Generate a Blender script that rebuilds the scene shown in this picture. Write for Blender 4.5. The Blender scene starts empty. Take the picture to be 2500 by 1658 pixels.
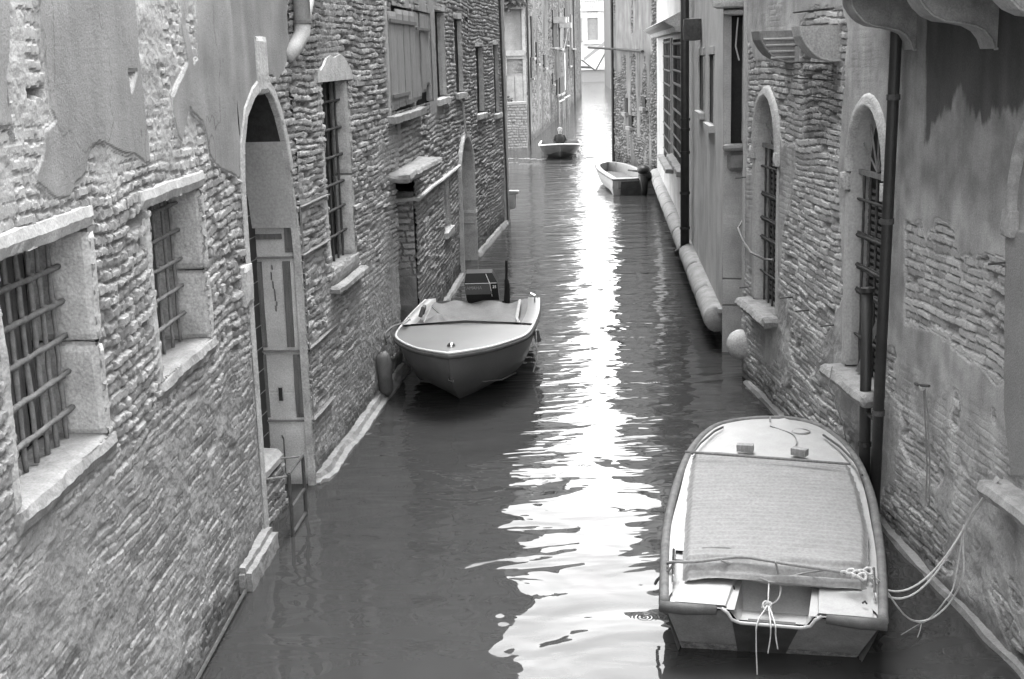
import bpy, math, numpy as np
from mathutils import Vector, Matrix
R=math.radians
S=bpy.context.scene
COL=S.collection
rng=np.random.RandomState(7)

# ------------------------------------------------------------------ camera
F=3240.0; CH=4.5
PIT=math.atan(700/F); ROL=R(1.63)
cp,sp,cr,sr=math.cos(PIT),math.sin(PIT),math.cos(ROL),math.sin(ROL)
vf=np.array((0,cp,-sp)); vu0=np.array((0,sp,cp)); vr0=np.array((1.,0,0))
vr=cr*vr0-sr*vu0; vu=cr*vu0+sr*vr0
cam=bpy.data.cameras.new('camera'); co=bpy.data.objects.new('camera',cam); COL.objects.link(co)
cam.sensor_width=36; cam.lens=36*F/2500; cam.clip_end=2000; cam.clip_start=.1
M=Matrix(((vr[0],vu[0],-vf[0],0),(vr[1],vu[1],-vf[1],0),(vr[2],vu[2],-vf[2],CH),(0,0,0,1)))
co.matrix_world=M; S.camera=co

def plane_pt(x,y,z=0.):
    "photo pixel -> point on the horizontal plane z"
    d=vf*F+vr*(x-1250)-vu*(y-829); t=(z-CH)/d[2]
    return (d[0]*t,d[1]*t,z)

class Frame:
    "a wall plane: u along it, z up, n out of it"
    def __init__(s,A,B,side=1):
        s.A=np.array(A,float); B=np.array(B,float); s.L=float(np.hypot(*(B-s.A))); s.e=(B-s.A)/s.L
        s.n=np.array((s.e[1],-s.e[0]))*side; s.side=side
    def p(s,u,z,n=0.):
        return (s.A[0]+s.e[0]*u+s.n[0]*n, s.A[1]+s.e[1]*u+s.n[1]*n, z)
    def uv(s,x,y,n=0.):
        d=vf*F+vr*(x-1250)-vu*(y-829); A=s.A+s.n*n
        t=(A[0]*s.n[0]+A[1]*s.n[1])/(d[0]*s.n[0]+d[1]*s.n[1])
        X,Y=d[0]*t-A[0],d[1]*t-A[1]
        return (X*s.e[0]+Y*s.e[1], CH+d[2]*t)
    def poly(s,pts,n=0.): return [s.uv(x,y,n) for x,y in pts]

# ------------------------------------------------------------------ noise
TAB=rng.rand(257,257); TAB[256]=TAB[0]; TAB[:,256]=TAB[:,0]
def noise(x,y):
    x=np.asarray(x,float);y=np.asarray(y,float)
    xi=np.floor(x);yi=np.floor(y);fx=x-xi;fy=y-yi
    xi=xi.astype(int)&255;yi=yi.astype(int)&255
    fx=fx*fx*(3-2*fx);fy=fy*fy*(3-2*fy)
    a=TAB[xi,yi];b=TAB[xi+1,yi];c=TAB[xi,yi+1];d=TAB[xi+1,yi+1]
    return (a*(1-fx)+b*fx)*(1-fy)+(c*(1-fx)+d*fx)*fy
def fbm(x,y,o=3):
    s=0;a=.5;t=0
    for i in range(o):
        s=s+a*noise(x*2**i+17.3*i,y*2**i+9.1*i);t+=a;a*=.5
    return s/t
def hsh(a,b=0,s=0):
    a=np.asarray(a).astype(int);b=np.asarray(b).astype(int)
    return TAB[(a*31+b*57+s*101)&255,(b*73+a*11+s*37)&255]
def sstep(a,b,x):
    t=np.clip((x-a)/(b-a),0,1);return t*t*(3-2*t)
def pdist(poly,U,Z):
    "signed distance to a polygon, positive inside"
    P=np.array(poly,float);d=np.full(U.shape,1e9);ins=np.zeros(U.shape,bool);n=len(P)
    for i in range(n):
        x0,y0=P[i];x1,y1=P[(i+1)%n];dx,dy=x1-x0,y1-y0;L=dx*dx+dy*dy+1e-12
        t=np.clip(((U-x0)*dx+(Z-y0)*dy)/L,0,1)
        d=np.minimum(d,np.hypot(U-x0-t*dx,Z-y0-t*dy))
        if abs(dy)>1e-12:
            c=((y0>Z)!=(y1>Z))&(U<(Z-y0)*dx/dy+x0); ins^=c
    return np.where(ins,d,-d)

# ------------------------------------------------------------------ materials
def newmat(name):
    m=bpy.data.materials.new(name);m.use_nodes=True;nt=m.node_tree
    return m,nt,nt.nodes['Principled BSDF']
def grey(v): return (v,v,v,1)
def mat(name,c,rough=.8,var=.25,scale=8.,bump=.0,bscale=60.,metal=0.,spec=.3,stretch=(1,1,1),fine=.15,coat=0):
    m,nt,b=newmat(name);N=nt.nodes;K=nt.links
    tc=N.new('ShaderNodeTexCoord');mp=N.new('ShaderNodeMapping');K.new(tc.outputs['Object'],mp.inputs[0])
    mp.inputs['Scale'].default_value=stretch
    n1=N.new('ShaderNodeTexNoise');n1.inputs['Scale'].default_value=scale;n1.inputs['Detail'].default_value=6
    n1.inputs['Roughness'].default_value=.65;K.new(mp.outputs[0],n1.inputs[0])
    r=N.new('ShaderNodeMapRange');r.inputs[1].default_value=.25;r.inputs[2].default_value=.75
    r.inputs[3].default_value=c*(1-var);r.inputs[4].default_value=c*(1+var);K.new(n1.outputs[0],r.inputs[0])
    n2=N.new('ShaderNodeTexNoise');n2.inputs['Scale'].default_value=scale*14;n2.inputs['Detail'].default_value=3;K.new(tc.outputs['Object'],n2.inputs[0])
    r2=N.new('ShaderNodeMapRange');r2.inputs[1].default_value=.3;r2.inputs[2].default_value=.7
    r2.inputs[3].default_value=1-fine;r2.inputs[4].default_value=1+fine;K.new(n2.outputs[0],r2.inputs[0])
    mu=N.new('ShaderNodeMath');mu.operation='MULTIPLY';K.new(r.outputs[0],mu.inputs[0]);K.new(r2.outputs[0],mu.inputs[1])
    K.new(mu.outputs[0],b.inputs['Base Color'])
    b.inputs['Roughness'].default_value=rough;b.inputs['Metallic'].default_value=metal
    b.inputs['Specular IOR Level'].default_value=spec
    if coat: b.inputs['Coat Weight'].default_value=coat
    if bump:
        n3=N.new('ShaderNodeTexNoise');n3.inputs['Scale'].default_value=bscale;n3.inputs['Detail'].default_value=4;K.new(mp.outputs[0],n3.inputs[0])
        bp=N.new('ShaderNodeBump');bp.inputs['Distance'].default_value=bump;K.new(n3.outputs[0],bp.inputs['Height']);K.new(bp.outputs[0],b.inputs['Normal'])
    return m
def wallmat(name,fscale=70.,bump=.006,fine=.22):
    "albedo per material patch (brick, mortar, plaster) from the attribute, grain from noise"
    m,nt,b=newmat(name);N=nt.nodes;K=nt.links
    at=N.new('ShaderNodeAttribute');at.attribute_name='alb'
    tc=N.new('ShaderNodeTexCoord')
    n1=N.new('ShaderNodeTexNoise');n1.inputs['Scale'].default_value=fscale;n1.inputs['Detail'].default_value=5;n1.inputs['Roughness'].default_value=.7;K.new(tc.outputs['Object'],n1.inputs[0])
    r=N.new('ShaderNodeMapRange');r.inputs[1].default_value=.3;r.inputs[2].default_value=.7;r.inputs[3].default_value=1-fine;r.inputs[4].default_value=1+fine;K.new(n1.outputs[0],r.inputs[0])
    n2=N.new('ShaderNodeTexNoise');n2.inputs['Scale'].default_value=2.2;n2.inputs['Detail'].default_value=6;K.new(tc.outputs['Object'],n2.inputs[0])
    r2=N.new('ShaderNodeMapRange');r2.inputs[1].default_value=.3;r2.inputs[2].default_value=.7;r2.inputs[3].default_value=.86;r2.inputs[4].default_value=1.12;K.new(n2.outputs[0],r2.inputs[0])
    m1=N.new('ShaderNodeMath');m1.operation='MULTIPLY';K.new(r.outputs[0],m1.inputs[0]);K.new(r2.outputs[0],m1.inputs[1])
    m2=N.new('ShaderNodeMath');m2.operation='MULTIPLY';K.new(m1.outputs[0],m2.inputs[0]);K.new(at.outputs['Fac'],m2.inputs[1])
    K.new(m2.outputs[0],b.inputs['Base Color'])
    b.inputs['Roughness'].default_value=.92;b.inputs['Specular IOR Level'].default_value=.15
    bp=N.new('ShaderNodeBump');bp.inputs['Distance'].default_value=bump;K.new(n1.outputs[0],bp.inputs['Height']);K.new(bp.outputs[0],b.inputs['Normal'])
    return m
M_WALL=wallmat('weathered_masonry')
M_WALLF=wallmat('distant_masonry',25.,.02)
M_STONE=mat('istrian_stone',.39,.85,.30,4,.010,30,fine=.22)
M_SILL=mat('worn_sill_stone',.22,.8,.35,5,.010,30)
M_STONE2=mat('grey_stone',.33,.85,.22,6,.006,40)
M_PLAST=mat('lime_plaster',.38,.9,.14,3,.004,50,stretch=(1,1,.3))
M_DARK=mat('dark_opening',.03,.9,.4,4)
M_VOID=mat('shaded_brick',.035,.95,.5,9,.006,30)  # near-black colour holds the deep shade of the arch and niche
M_IRON=mat('rusty_iron',.06,.75,.45,20,.004,80)
M_IRONL=mat('pitted_iron',.17,.8,.35,20,.004,80)
M_PIPE=mat('black_pipe',.022,.5,.4,6,.001,30,spec=.4)
M_ZINC=mat('pale_pipe',.42,.6,.15,5)
M_WOOD=mat('weathered_wood',.24,.85,.35,6,.006,30,stretch=(6,6,.5))
M_WOODD=mat('dark_wood',.13,.85,.4,6,.006,30,stretch=(6,6,.5))
M_DOOR=mat('painted_door',.045,.7,.2,6)
M_LINE=mat('door_joint',.25,.8,.2,6)
M_BOATW=mat('white_gelcoat',.30,.4,.14,5,spec=.35,fine=.08)
M_SKIFF=mat('pale_skiff_paint',.33,.5,.15,6,spec=.3)
M_BOATG=mat('grey_gelcoat',.155,.4,.10,3,spec=.4,fine=.05)
M_HULL=mat('hull_paint',.12,.35,.12,2,spec=.4,fine=.06)
M_HULLD=mat('dark_hull_panel',.04,.6,.5,7,spec=.4)
M_RUB=mat('rubber_rail',.075,.65,.3,10)
M_TRIM=mat('pale_trim',.55,.35,.1,6)
M_TARP=mat('woven_cover',.19,.85,.1,3,.004,40,stretch=(1,1,1))
M_TARPD=mat('canvas_cover',.14,.8,.2,4,.004,30)
M_ROPE=mat('pale_rope',.42,.9,.25,40,.003,200)
M_ROPED=mat('grey_rope',.2,.9,.25,40,.003,200)
M_BLACK=mat('black_cowling',.010,.45,.3,5,spec=.2)
M_STRIPE=mat('grey_stripe',.07,.4,.1,5)
M_WHITE=mat('white_letter',.8,.5,.05,5)
M_CHROME=mat('chrome',.6,.2,.05,5,metal=1.)
M_LEAF=mat('ivy_leaf',.07,.7,.5,9)
M_SKIN=mat('skin',.36,.6,.05,9)
M_JACKET=mat('dark_jacket',.02,.85,.3,9)
M_HAIR=mat('hair',.2,.8,.3,20)
M_ROOF=mat('roof_tiles',.2,.9,.3,3)
M_BACK=mat('rough_infill',.18,.9,.3,3)
M_ALGAE=mat('barnacled_paint',.13,.9,.9,16,.01,60,fine=.5)

# ------------------------------------------------------------------ object helpers
def tagit(o,label=None,cat=None,group=None,kind=None):
    if label:o['label']=label
    if cat:o['category']=cat
    if group:o['group']=group
    if kind:o['kind']=kind
    return o
def rootloc(p):
    v=Vector((0,0,0))
    while p is not None: v=v+p.location;p=p.parent
    return v
def thing(name,loc,label,cat,group=None):
    o=bpy.data.objects.new(name,None);COL.objects.link(o);o.location=loc;o.empty_display_size=.3
    return tagit(o,label,cat,group)
def link(name,me,mt,parent=None,base=None,smooth=False):
    o=bpy.data.objects.new(name,me);COL.objects.link(o)
    off=rootloc(parent) if parent else Vector(base or (0,0,0))
    if off.length>0: me.transform(Matrix.Translation(-off))
    if parent:o.parent=parent
    else:o.location=off
    for m in (mt if isinstance(mt,(list,tuple)) else [mt]): me.materials.append(m)
    if smooth: me.polygons.foreach_set('use_smooth',[True]*len(me.polygons))
    me.update();return o
SPLIT={'side_deck','arch_moulding','frame','door_jamb','strap','clamp_board','handle','pipe_collar','pipe_clamp','impost','grab_rail','toe_rail','stern_fender_roll','shutter','window_box','balcony_rail','backing_block','iron_pin','handrail','eye','crossbar','shutter_bar','upper_wall','bracket','water_ledge','balcony_bracket','niche_lining','awning','corner_pilaster','stone_bracket','branch_pipe','sill','coaming','canvas_edge','rub_rail'}
class MB:
    def __init__(s): s.v=[];s.f=[];s.m=[]
    def add(s,vs,fs,mi=0):
        o=len(s.v);s.v+=[tuple(map(float,q)) for q in vs];s.f+=[tuple(i+o for i in f) for f in fs];s.m+=[mi]*len(fs);return s
    def hexa(s,P,mi=0):
        "8 corners: bottom 4 then top 4"
        return s.add(P,[(3,2,1,0),(4,5,6,7),(0,1,5,4),(1,2,6,5),(2,3,7,6),(3,0,4,7)],mi)
    def box(s,fr,u0,u1,z0,z1,n0,n1,mi=0):
        c=[fr.p(u0,z0,n0),fr.p(u1,z0,n0),fr.p(u1,z0,n1),fr.p(u0,z0,n1),fr.p(u0,z1,n0),fr.p(u1,z1,n0),fr.p(u1,z1,n1),fr.p(u0,z1,n1)]
        return s.hexa(c,mi)
    def rough(s,fr,u0,u1,z0,z1,n0,n1,amp=.01,res=.05,seed=0,skew=0.,mi=0,rnd=.012):
        "box with a worn surface: gridded faces moved by noise, edges worn round"
        nu=max(1,min(60,int((u1-u0)/res)));nz=max(1,min(60,int((z1-z0)/res)));nn=max(1,min(30,int(abs(n1-n0)/res)))
        def P(a,b,c):
            u=u0+(u1-u0)*a/nu;z=z0+(z1-z0)*b/nz;n=n0+(n1-n0)*c/nn
            eu=(a in(0,nu));ez=(b in(0,nz));en=(c in(0,nn));k=eu+ez+en
            q,q2,q3=[((float(noise(u*2.6+seed+k3,z*2.6+n*4+k3))-.5)*1.3+(float(noise(u*19+k3,z*17+seed+n*15))-.5)*.6)*amp for k3 in(0,11,23)]
            r=rnd if k>=2 else 0
            if eu:u+=(r if a==0 else -r)
            if ez:z+=(r if b==0 else -r)
            if en:n+=(r if c==0 else -r)*(1 if n1>n0 else -1)
            return fr.p(u+q+skew*(z-z0),z+q2,n+q3)
        idx={};vs=[];fs=[]
        def g(a,b,c):
            k=(a,b,c)
            if k not in idx: idx[k]=len(vs);vs.append(P(a,b,c))
            return idx[k]
        for a in range(nu):
            for b in range(nz):
                for c in(0,nn): fs.append((g(a,b,c),g(a+1,b,c),g(a+1,b+1,c),g(a,b+1,c)))
        for a in range(nu):
            for c in range(nn):
                for b in(0,nz): fs.append((g(a,b,c),g(a+1,b,c),g(a+1,b,c+1),g(a,b,c+1)))
        for b in range(nz):
            for c in range(nn):
                for a in(0,nu): fs.append((g(a,b,c),g(a,b+1,c),g(a,b+1,c+1),g(a,b,c+1)))
        return s.add(vs,fs,mi)
    def tube(s,pts,r,k=8,mi=0,jit=0.,cap=True):
        P=[Vector(q) for q in pts];n=len(P);rs=r if hasattr(r,'__len__') else [r]*n
        vs=[];fs=[];up=None
        for i in range(n):
            t=(P[min(i+1,n-1)]-P[max(i-1,0)]).normalized()
            if up is None: up=Vector((0,0,1)) if abs(t.z)<.9 else Vector((1,0,0))
            a=t.cross(up).normalized();b=a.cross(t).normalized();up=b
            for j in range(k):
                an=2*math.pi*j/k;rr=rs[i]*(1+jit*(rng.rand()-.5)*2)
                vs.append(P[i]+a*math.cos(an)*rr+b*math.sin(an)*rr)
        for i in range(n-1):
            for j in range(k): fs.append((i*k+j,i*k+(j+1)%k,(i+1)*k+(j+1)%k,(i+1)*k+j))
        if cap: fs+= [tuple(range(k))[::-1],tuple((n-1)*k+j for j in range(k))]
        return s.add(vs,fs,mi)
    def ball(s,c,r,k=12,squ=(1,1,1),mi=0,amp=0.):
        vs=[];fs=[]
        for i in range(k+1):
            th=math.pi*i/k
            for j in range(2*k):
                ph=math.pi*j/k;q=1+amp*(rng.rand()-.5)
                vs.append((c[0]+r*squ[0]*math.sin(th)*math.cos(ph)*q,c[1]+r*squ[1]*math.sin(th)*math.sin(ph)*q,c[2]+r*squ[2]*math.cos(th)*q))
        for i in range(k):
            for j in range(2*k): fs.append((i*2*k+j,(i+1)*2*k+j,(i+1)*2*k+(j+1)%(2*k),i*2*k+(j+1)%(2*k)))
        return s.add(vs,fs,mi)
    def sweep(s,fr,outline,prof,closed=False,mi=0,amp=0.,cut=None):
        "profile (offset outwards from the opening, n) swept along an outline in (u,z)"
        P=np.array(outline,float);n=len(P);vs=[];k=len(prof)
        for i in range(n):
            a=P[(i-1)%n] if (closed or i>0) else P[i];b=P[(i+1)%n] if (closed or i<n-1) else P[i]
            t=b-a;t/=np.hypot(*t)+1e-9;nr=np.array((-t[1],t[0]))
            for o,nn in prof:
                q=(float(noise(P[i][0]*9+nn*20,P[i][1]*9+o*15))-.5)*2*amp
                vs.append(fr.p(P[i][0]+nr[0]*(o+q),P[i][1]+nr[1]*(o+q),nn+q))
        fs=[]
        for i in range(n if closed else n-1):
            for j in range(k-1): fs.append((i*k+j,((i+1)%n)*k+j,((i+1)%n)*k+j+1,i*k+j+1))
        return s.add(vs,fs,mi)
    def face(s,fr,outline,n,mi=0):
        return s.add([fr.p(u,z,n) for u,z in outline],[tuple(range(len(outline)))],mi)
    def build(s,name,mt,parent=None,base=None,smooth=False):
        if name in SPLIT and parent is not None and s.f:
            # every separate piece becomes a part of its own
            par=list(range(len(s.v)))
            def fd(i):
                while par[i]!=i: par[i]=par[par[i]];i=par[i]
                return i
            for f in s.f:
                a=fd(f[0])
                for q in f[1:]: par[fd(q)]=a
            g={}
            for f in s.f: g.setdefault(fd(f[0]),[]).append(f)
            if len(g)>1:
                out=None
                for fs in g.values():
                    ix={};vs=[];ff=[]
                    for f in fs:
                        for q in f:
                            if q not in ix: ix[q]=len(vs);vs.append(s.v[q])
                        ff.append(tuple(ix[q] for q in f))
                    me=bpy.data.meshes.new(name);me.from_pydata(vs,[],ff);o=link(name,me,mt,parent,base,smooth);out=out or o
                return out
        me=bpy.data.meshes.new(name);me.from_pydata(s.v,[],s.f)
        if any(s.m): me.polygons.foreach_set('material_index',s.m)
        return link(name,me,mt,parent,base,smooth)
def gridmesh(name,X,col,keep,mt,parent=None,base=None):
    "X: (a,b,3) vertex grid; col: (a,b) albedo; keep: (a-1,b-1) cells"
    a,b=X.shape[:2];me=bpy.data.meshes.new(name)
    idx=np.arange(a*b).reshape(a,b)
    q=np.stack([idx[:-1,:-1],idx[1:,:-1],idx[1:,1:],idx[:-1,1:]],-1)
    q=q.reshape(-1,4) if keep is None else q[keep]
    used=np.zeros(a*b,bool);used[q.ravel()]=True;re=np.cumsum(used)-1;q=re[q]
    V=X.reshape(-1,3)[used];n=len(q)
    me.vertices.add(len(V));me.vertices.foreach_set('co',V.astype(np.float32).ravel())
    me.loops.add(4*n);me.loops.foreach_set('vertex_index',q.ravel().astype(np.int32))
    me.polygons.add(n);me.polygons.foreach_set('loop_start',np.arange(0,4*n,4,dtype=np.int32));
    me.polygons.foreach_set('use_smooth',np.full(n,mt is not M_WALL))
    me.update(calc_edges=True)
    if col is not None:
        at=me.attributes.new('alb','FLOAT','POINT');at.data.foreach_set('value',np.clip(col.reshape(-1)[used],0.01,.75).astype(np.float32))
    return link(name,me,mt,parent,base)
def wallgrid(name,fr,u0,u1,z0,z1,ru,rz,hf,cuts,parent,mt=None):
    nu=max(2,int(round((u1-u0)/ru))+1);nz=max(2,int(round((z1-z0)/rz))+1)
    U,Z=np.meshgrid(np.linspace(u0,u1,nu),np.linspace(z0,z1,nz),indexing='ij')
    h,c=hf(U,Z)
    X=np.empty(U.shape+(3,));X[...,0]=fr.A[0]+fr.e[0]*U+fr.n[0]*h;X[...,1]=fr.A[1]+fr.e[1]*U+fr.n[1]*h;X[...,2]=Z
    keep=np.ones((nu-1,nz-1),bool);Uc=(U[1:,1:]+U[:-1,:-1])/2;Zc=(Z[1:,1:]+Z[:-1,:-1])/2
    for poly in cuts:
        keep&=~(pdist(poly,Uc,Zc)>-.012)
    return gridmesh(name,X,c,keep,mt or M_WALL,parent)

# ------------------------------------------------------------------ masonry height fields
def bricks(U,Z,bl=.21,ch=.068,gap=.006,edge=.012,depth=.03,rag=.012,warp=.06,miss=.06,seed=0,bond=.35):
    w=(fbm(U*1.1+seed,Z*.9+seed)-.5)*warp*1.6+(noise(U*3.1+seed,Z*3.3)-.5)*warp*.3
    zz=(Z+w)/ch;zz=zz+.5*(noise(U*.7+seed,zz*.35)-.5)
    row=np.floor(zz);fz=zz-row
    bw=bl*(.75+.5*hsh(row,3,seed));x=(U+(noise(U*5,Z*8+seed)-.5)*.02)/bw+hsh(row,9,seed)*7
    col=np.floor(x);fu=x-col
    sp=hsh(col,row,seed+5)<bond
    cut=.3+.4*hsh(col,row,seed+17);lft=fu<cut
    fu2=np.where(sp,np.where(lft,fu/cut,(fu-cut)/(1-cut)),fu);col2=np.where(sp,col*2+(~lft),col*2)
    bw2=np.where(sp,np.where(lft,bw*cut,bw*(1-cut)),bw)
    rnd=hsh(col2,row,seed);rn2=hsh(col2,row,seed+13);rn3=hsh(col2,row,seed+29);rn4=hsh(col2,row,seed+41)
    du=np.minimum(fu2,1-fu2)*bw2;dz=np.minimum(fz,1-fz)*ch
    d=np.minimum(du,dz*1.15)+(noise(U*45+seed,Z*52)-.5)*rag+(noise(U*17+seed,Z*19)-.5)*rag*.8+(rn3-.65)*rag*.5
    prof=sstep(gap,gap+edge*.6,d)
    face=.50+.75*rnd+(fz-.5)*(rn2-.5)*.45+(fu2-.5)*(rn4-.5)*.6
    h=prof*depth*face
    gone=rn2<miss
    h=np.where(gone,-depth*.9*sstep(0,.02,np.minimum(du,dz)),h)
    h=h+((fbm(U*26,Z*30,2)-.5)*depth*.22+(noise(U*75,Z*80)-.5)*depth*.05)*prof+(noise(U*30,Z*30)-.5)*.004
    return h,prof*(~gone),rnd
def mixh(a,b,m): return a*(1-m)+b*m
def plastmask(polys,U,Z,jag=.05):
    m=np.full(U.shape,-1.)
    for p in polys:m=np.maximum(m,pdist(p,U,Z))
    return m+(fbm(U*9,Z*9,3)-.5)*jag*2
def streak(U,Z,f=9.,s=0):
    return fbm(U*f+s,Z*.7+s,3)-.5

# ------------------------------------------------------------------ frames
L1=Frame((-2.65,3.0),(-2.385,11.88)); D1=Frame((-2.385,11.88),(-2.185,13.72))
L2=Frame((-2.185,13.72),(-1.60,19.4)); L3=Frame((-1.6,19.4),(-1.03,27.3)); L3b=Frame((-1.03,27.3),(-.79,29.5)); L4=Frame((-.79,29.5),(-.10,35.5))
R3=Frame((3.66,9.0),(3.22,18.0),-1); R4=Frame((3.16,19.5),(4.93,43.75),-1); R5=Frame((5.16,45.8),(4.38,54.26),-1)
RV=Frame((-2.185,13.72),(-2.80,13.786),-1)     # far cheek of the water door
TOP=16.0;TN=9.0;T3=12.0
def backing(par,fr,u0,u1,top=TOP,dep=6.,n0=-.95):
    MB().box(fr,u0,u1,-.5,top-.02,-dep,n0).build('backing_block',M_BACK,par)  # unseen box added behind the facade to block light
    MB().box(fr,u0,u1,top,top+.25,-dep-.1,.12).build('roof',M_ROOF,par)  # unseen slab, closes the light leak between facade and box
def upper(par,fr,u0,u1,z0=6.,z1=TOP,base=.3,wins=(),seed=3,mt=None,res=.09):
    def hf(U,Z):
        h,p,r=bricks(U,Z,.4,.16,.02,.03,.02,.02,.2,.0,seed)
        m=sstep(-.02,.06,fbm(U*.5+seed,Z*.35,3)-.5)
        return mixh(h,h*0+.02,m),mixh(base*(.8+.3*r),base*1.05+streak(U,Z,3)*.12,m)
    rects=[[(a,b),(a+w,b),(a+w,b+hh),(a,b+hh)] for a,b,w,hh in wins]
    wallgrid('upper_wall',fr,u0,u1,z0,z1,res,res,hf,rects,par,mt)
    for a,b,w,hh in wins:
        o=MB().box(fr,a,a+w,b,b+hh,-.3,-.25).build('window',M_DARK,par)
        MB().box(fr,a-.09,a,b,b+hh,-.25,.05).box(fr,a+w,a+w+.09,b,b+hh,-.25,.05).box(fr,a-.12,a+w+.12,b+hh,b+hh+.12,-.25,.08).build('frame',M_STONE,o)
        MB().box(fr,a-.15,a+w+.15,b-.12,b,-.25,.14).build('sill',M_SILL,o)
        if seed%2: MB().box(fr,a-.1-w*.5,a-.1,b,b+hh,.06,.10).box(fr,a+w+.1,a+w*1.5+.1,b,b+hh,.06,.10).build('shutter',M_WOODD,o)
def rect(a,b,c,d): return [(a,c),(b,c),(b,d),(a,d)]
def cols(fr,u0,u1,z0,z1,nv,hz,n,r,par,mt=M_IRON,jit=.25,wob=.012,loop=True,name='grille'):
    mb=MB()
    for i in range(nv):
        u=u0+(u1-u0)*(i+.5)/nv+rng.uniform(-1,1)*wob
        k=max(4,int((z1-z0)/.08))
        mb.tube([fr.p(u+rng.uniform(-1,1)*wob*.5,z0+(z1-z0)*j/k,n) for j in range(k+1)],r,6,jit=jit)
        if loop:
            for z in hz: mb.ball(fr.p(u,z+(noise(u*3,z*9)-.5)*.01,n+.012),r*1.5,4,amp=.3)
    for z in hz:
        k=max(4,int((u1-u0)/.08));zz=rng.uniform(-1,1)*wob*.6
        mb.tube([fr.p(u0-.03+(u1-u0+.06)*j/k,z+zz*j/k+rng.uniform(-1,1)*wob*.25,n+.02) for j in range(k+1)],r*1.1,6,jit=jit)
    return mb.build(name,mt,par,smooth=True)
def text(s,loc,rot,size,mt,parent,name='lettering'):
    c=bpy.data.curves.new(name,'FONT');c.body=s;c.size=size;c.extrude=.003;c.align_x='CENTER'
    o=bpy.data.objects.new(name,c);COL.objects.link(o);o.rotation_euler=rot;o.location=loc
    bpy.context.view_layer.update()
    me=bpy.data.meshes.new_from_object(o.evaluated_get(bpy.context.evaluated_depsgraph_get()))
    me.transform(o.matrix_world);bpy.data.objects.remove(o)
    me.materials.clear()
    return link(name,me,mt,parent)

def arch(u0,u1,z0,zs,za,k=14,pw=2.):
    c=(u0+u1)/2;w=(u1-u0)/2;pts=[(u0,z0+(zs-z0)*i/6) for i in range(6)]
    for i in range(k+1):
        a=math.pi*i/k;x=-math.cos(a);y=math.sin(a)
        pts.append((c+w*x,zs+(za-zs)*y**(2/pw)))
    pts+=[(u1,zs-(zs-z0)*(i+1)/6) for i in range(6)]
    return pts

# ================================================================== LEFT HOUSE 1 (peeling plaster)
H1=thing('plastered_brick_house',(-2.6,7.5,0),'old brick house at near left with peeling grey plaster and two barred windows','house')
pA=L1.poly([(70,-60),(325,-60),(322,0),(333,130),(346,230),(355,330),(362,398),(348,405),(330,385),(290,377),(255,360),(232,352),(212,370),(202,425),(178,450),(165,487),(130,492),(78,452),(76,420),(95,385),(98,310),(125,292),(115,270),(106,200),(92,120),(75,0)])
pB=L1.poly([(434,-60),(447,-60),(447,60),(457,90),(466,150),(475,140),(470,60),(466,-60),(735,-60),(725,150),(700,160),(655,190),(640,210),(600,270),(580,345),(580,440),(565,430),(540,424),(520,408),(505,382),(498,340),(485,300),(466,280),(455,268),(450,300),(437,358),(425,330),(414,290),(412,232),(436,180),(448,150),(440,100),(434,60)])
pC=L1.poly([(-90,-60),(12,-60),(14,120),(8,190),(16,260),(30,330),(36,345),(12,318),(0,318),(-90,300)])
pScar=L1.poly([(305,178),(325,176),(312,222)])
holes=[L1.poly([(58,218),(104,215),(102,238),(84,232),(80,240),(60,240)])]
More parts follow.
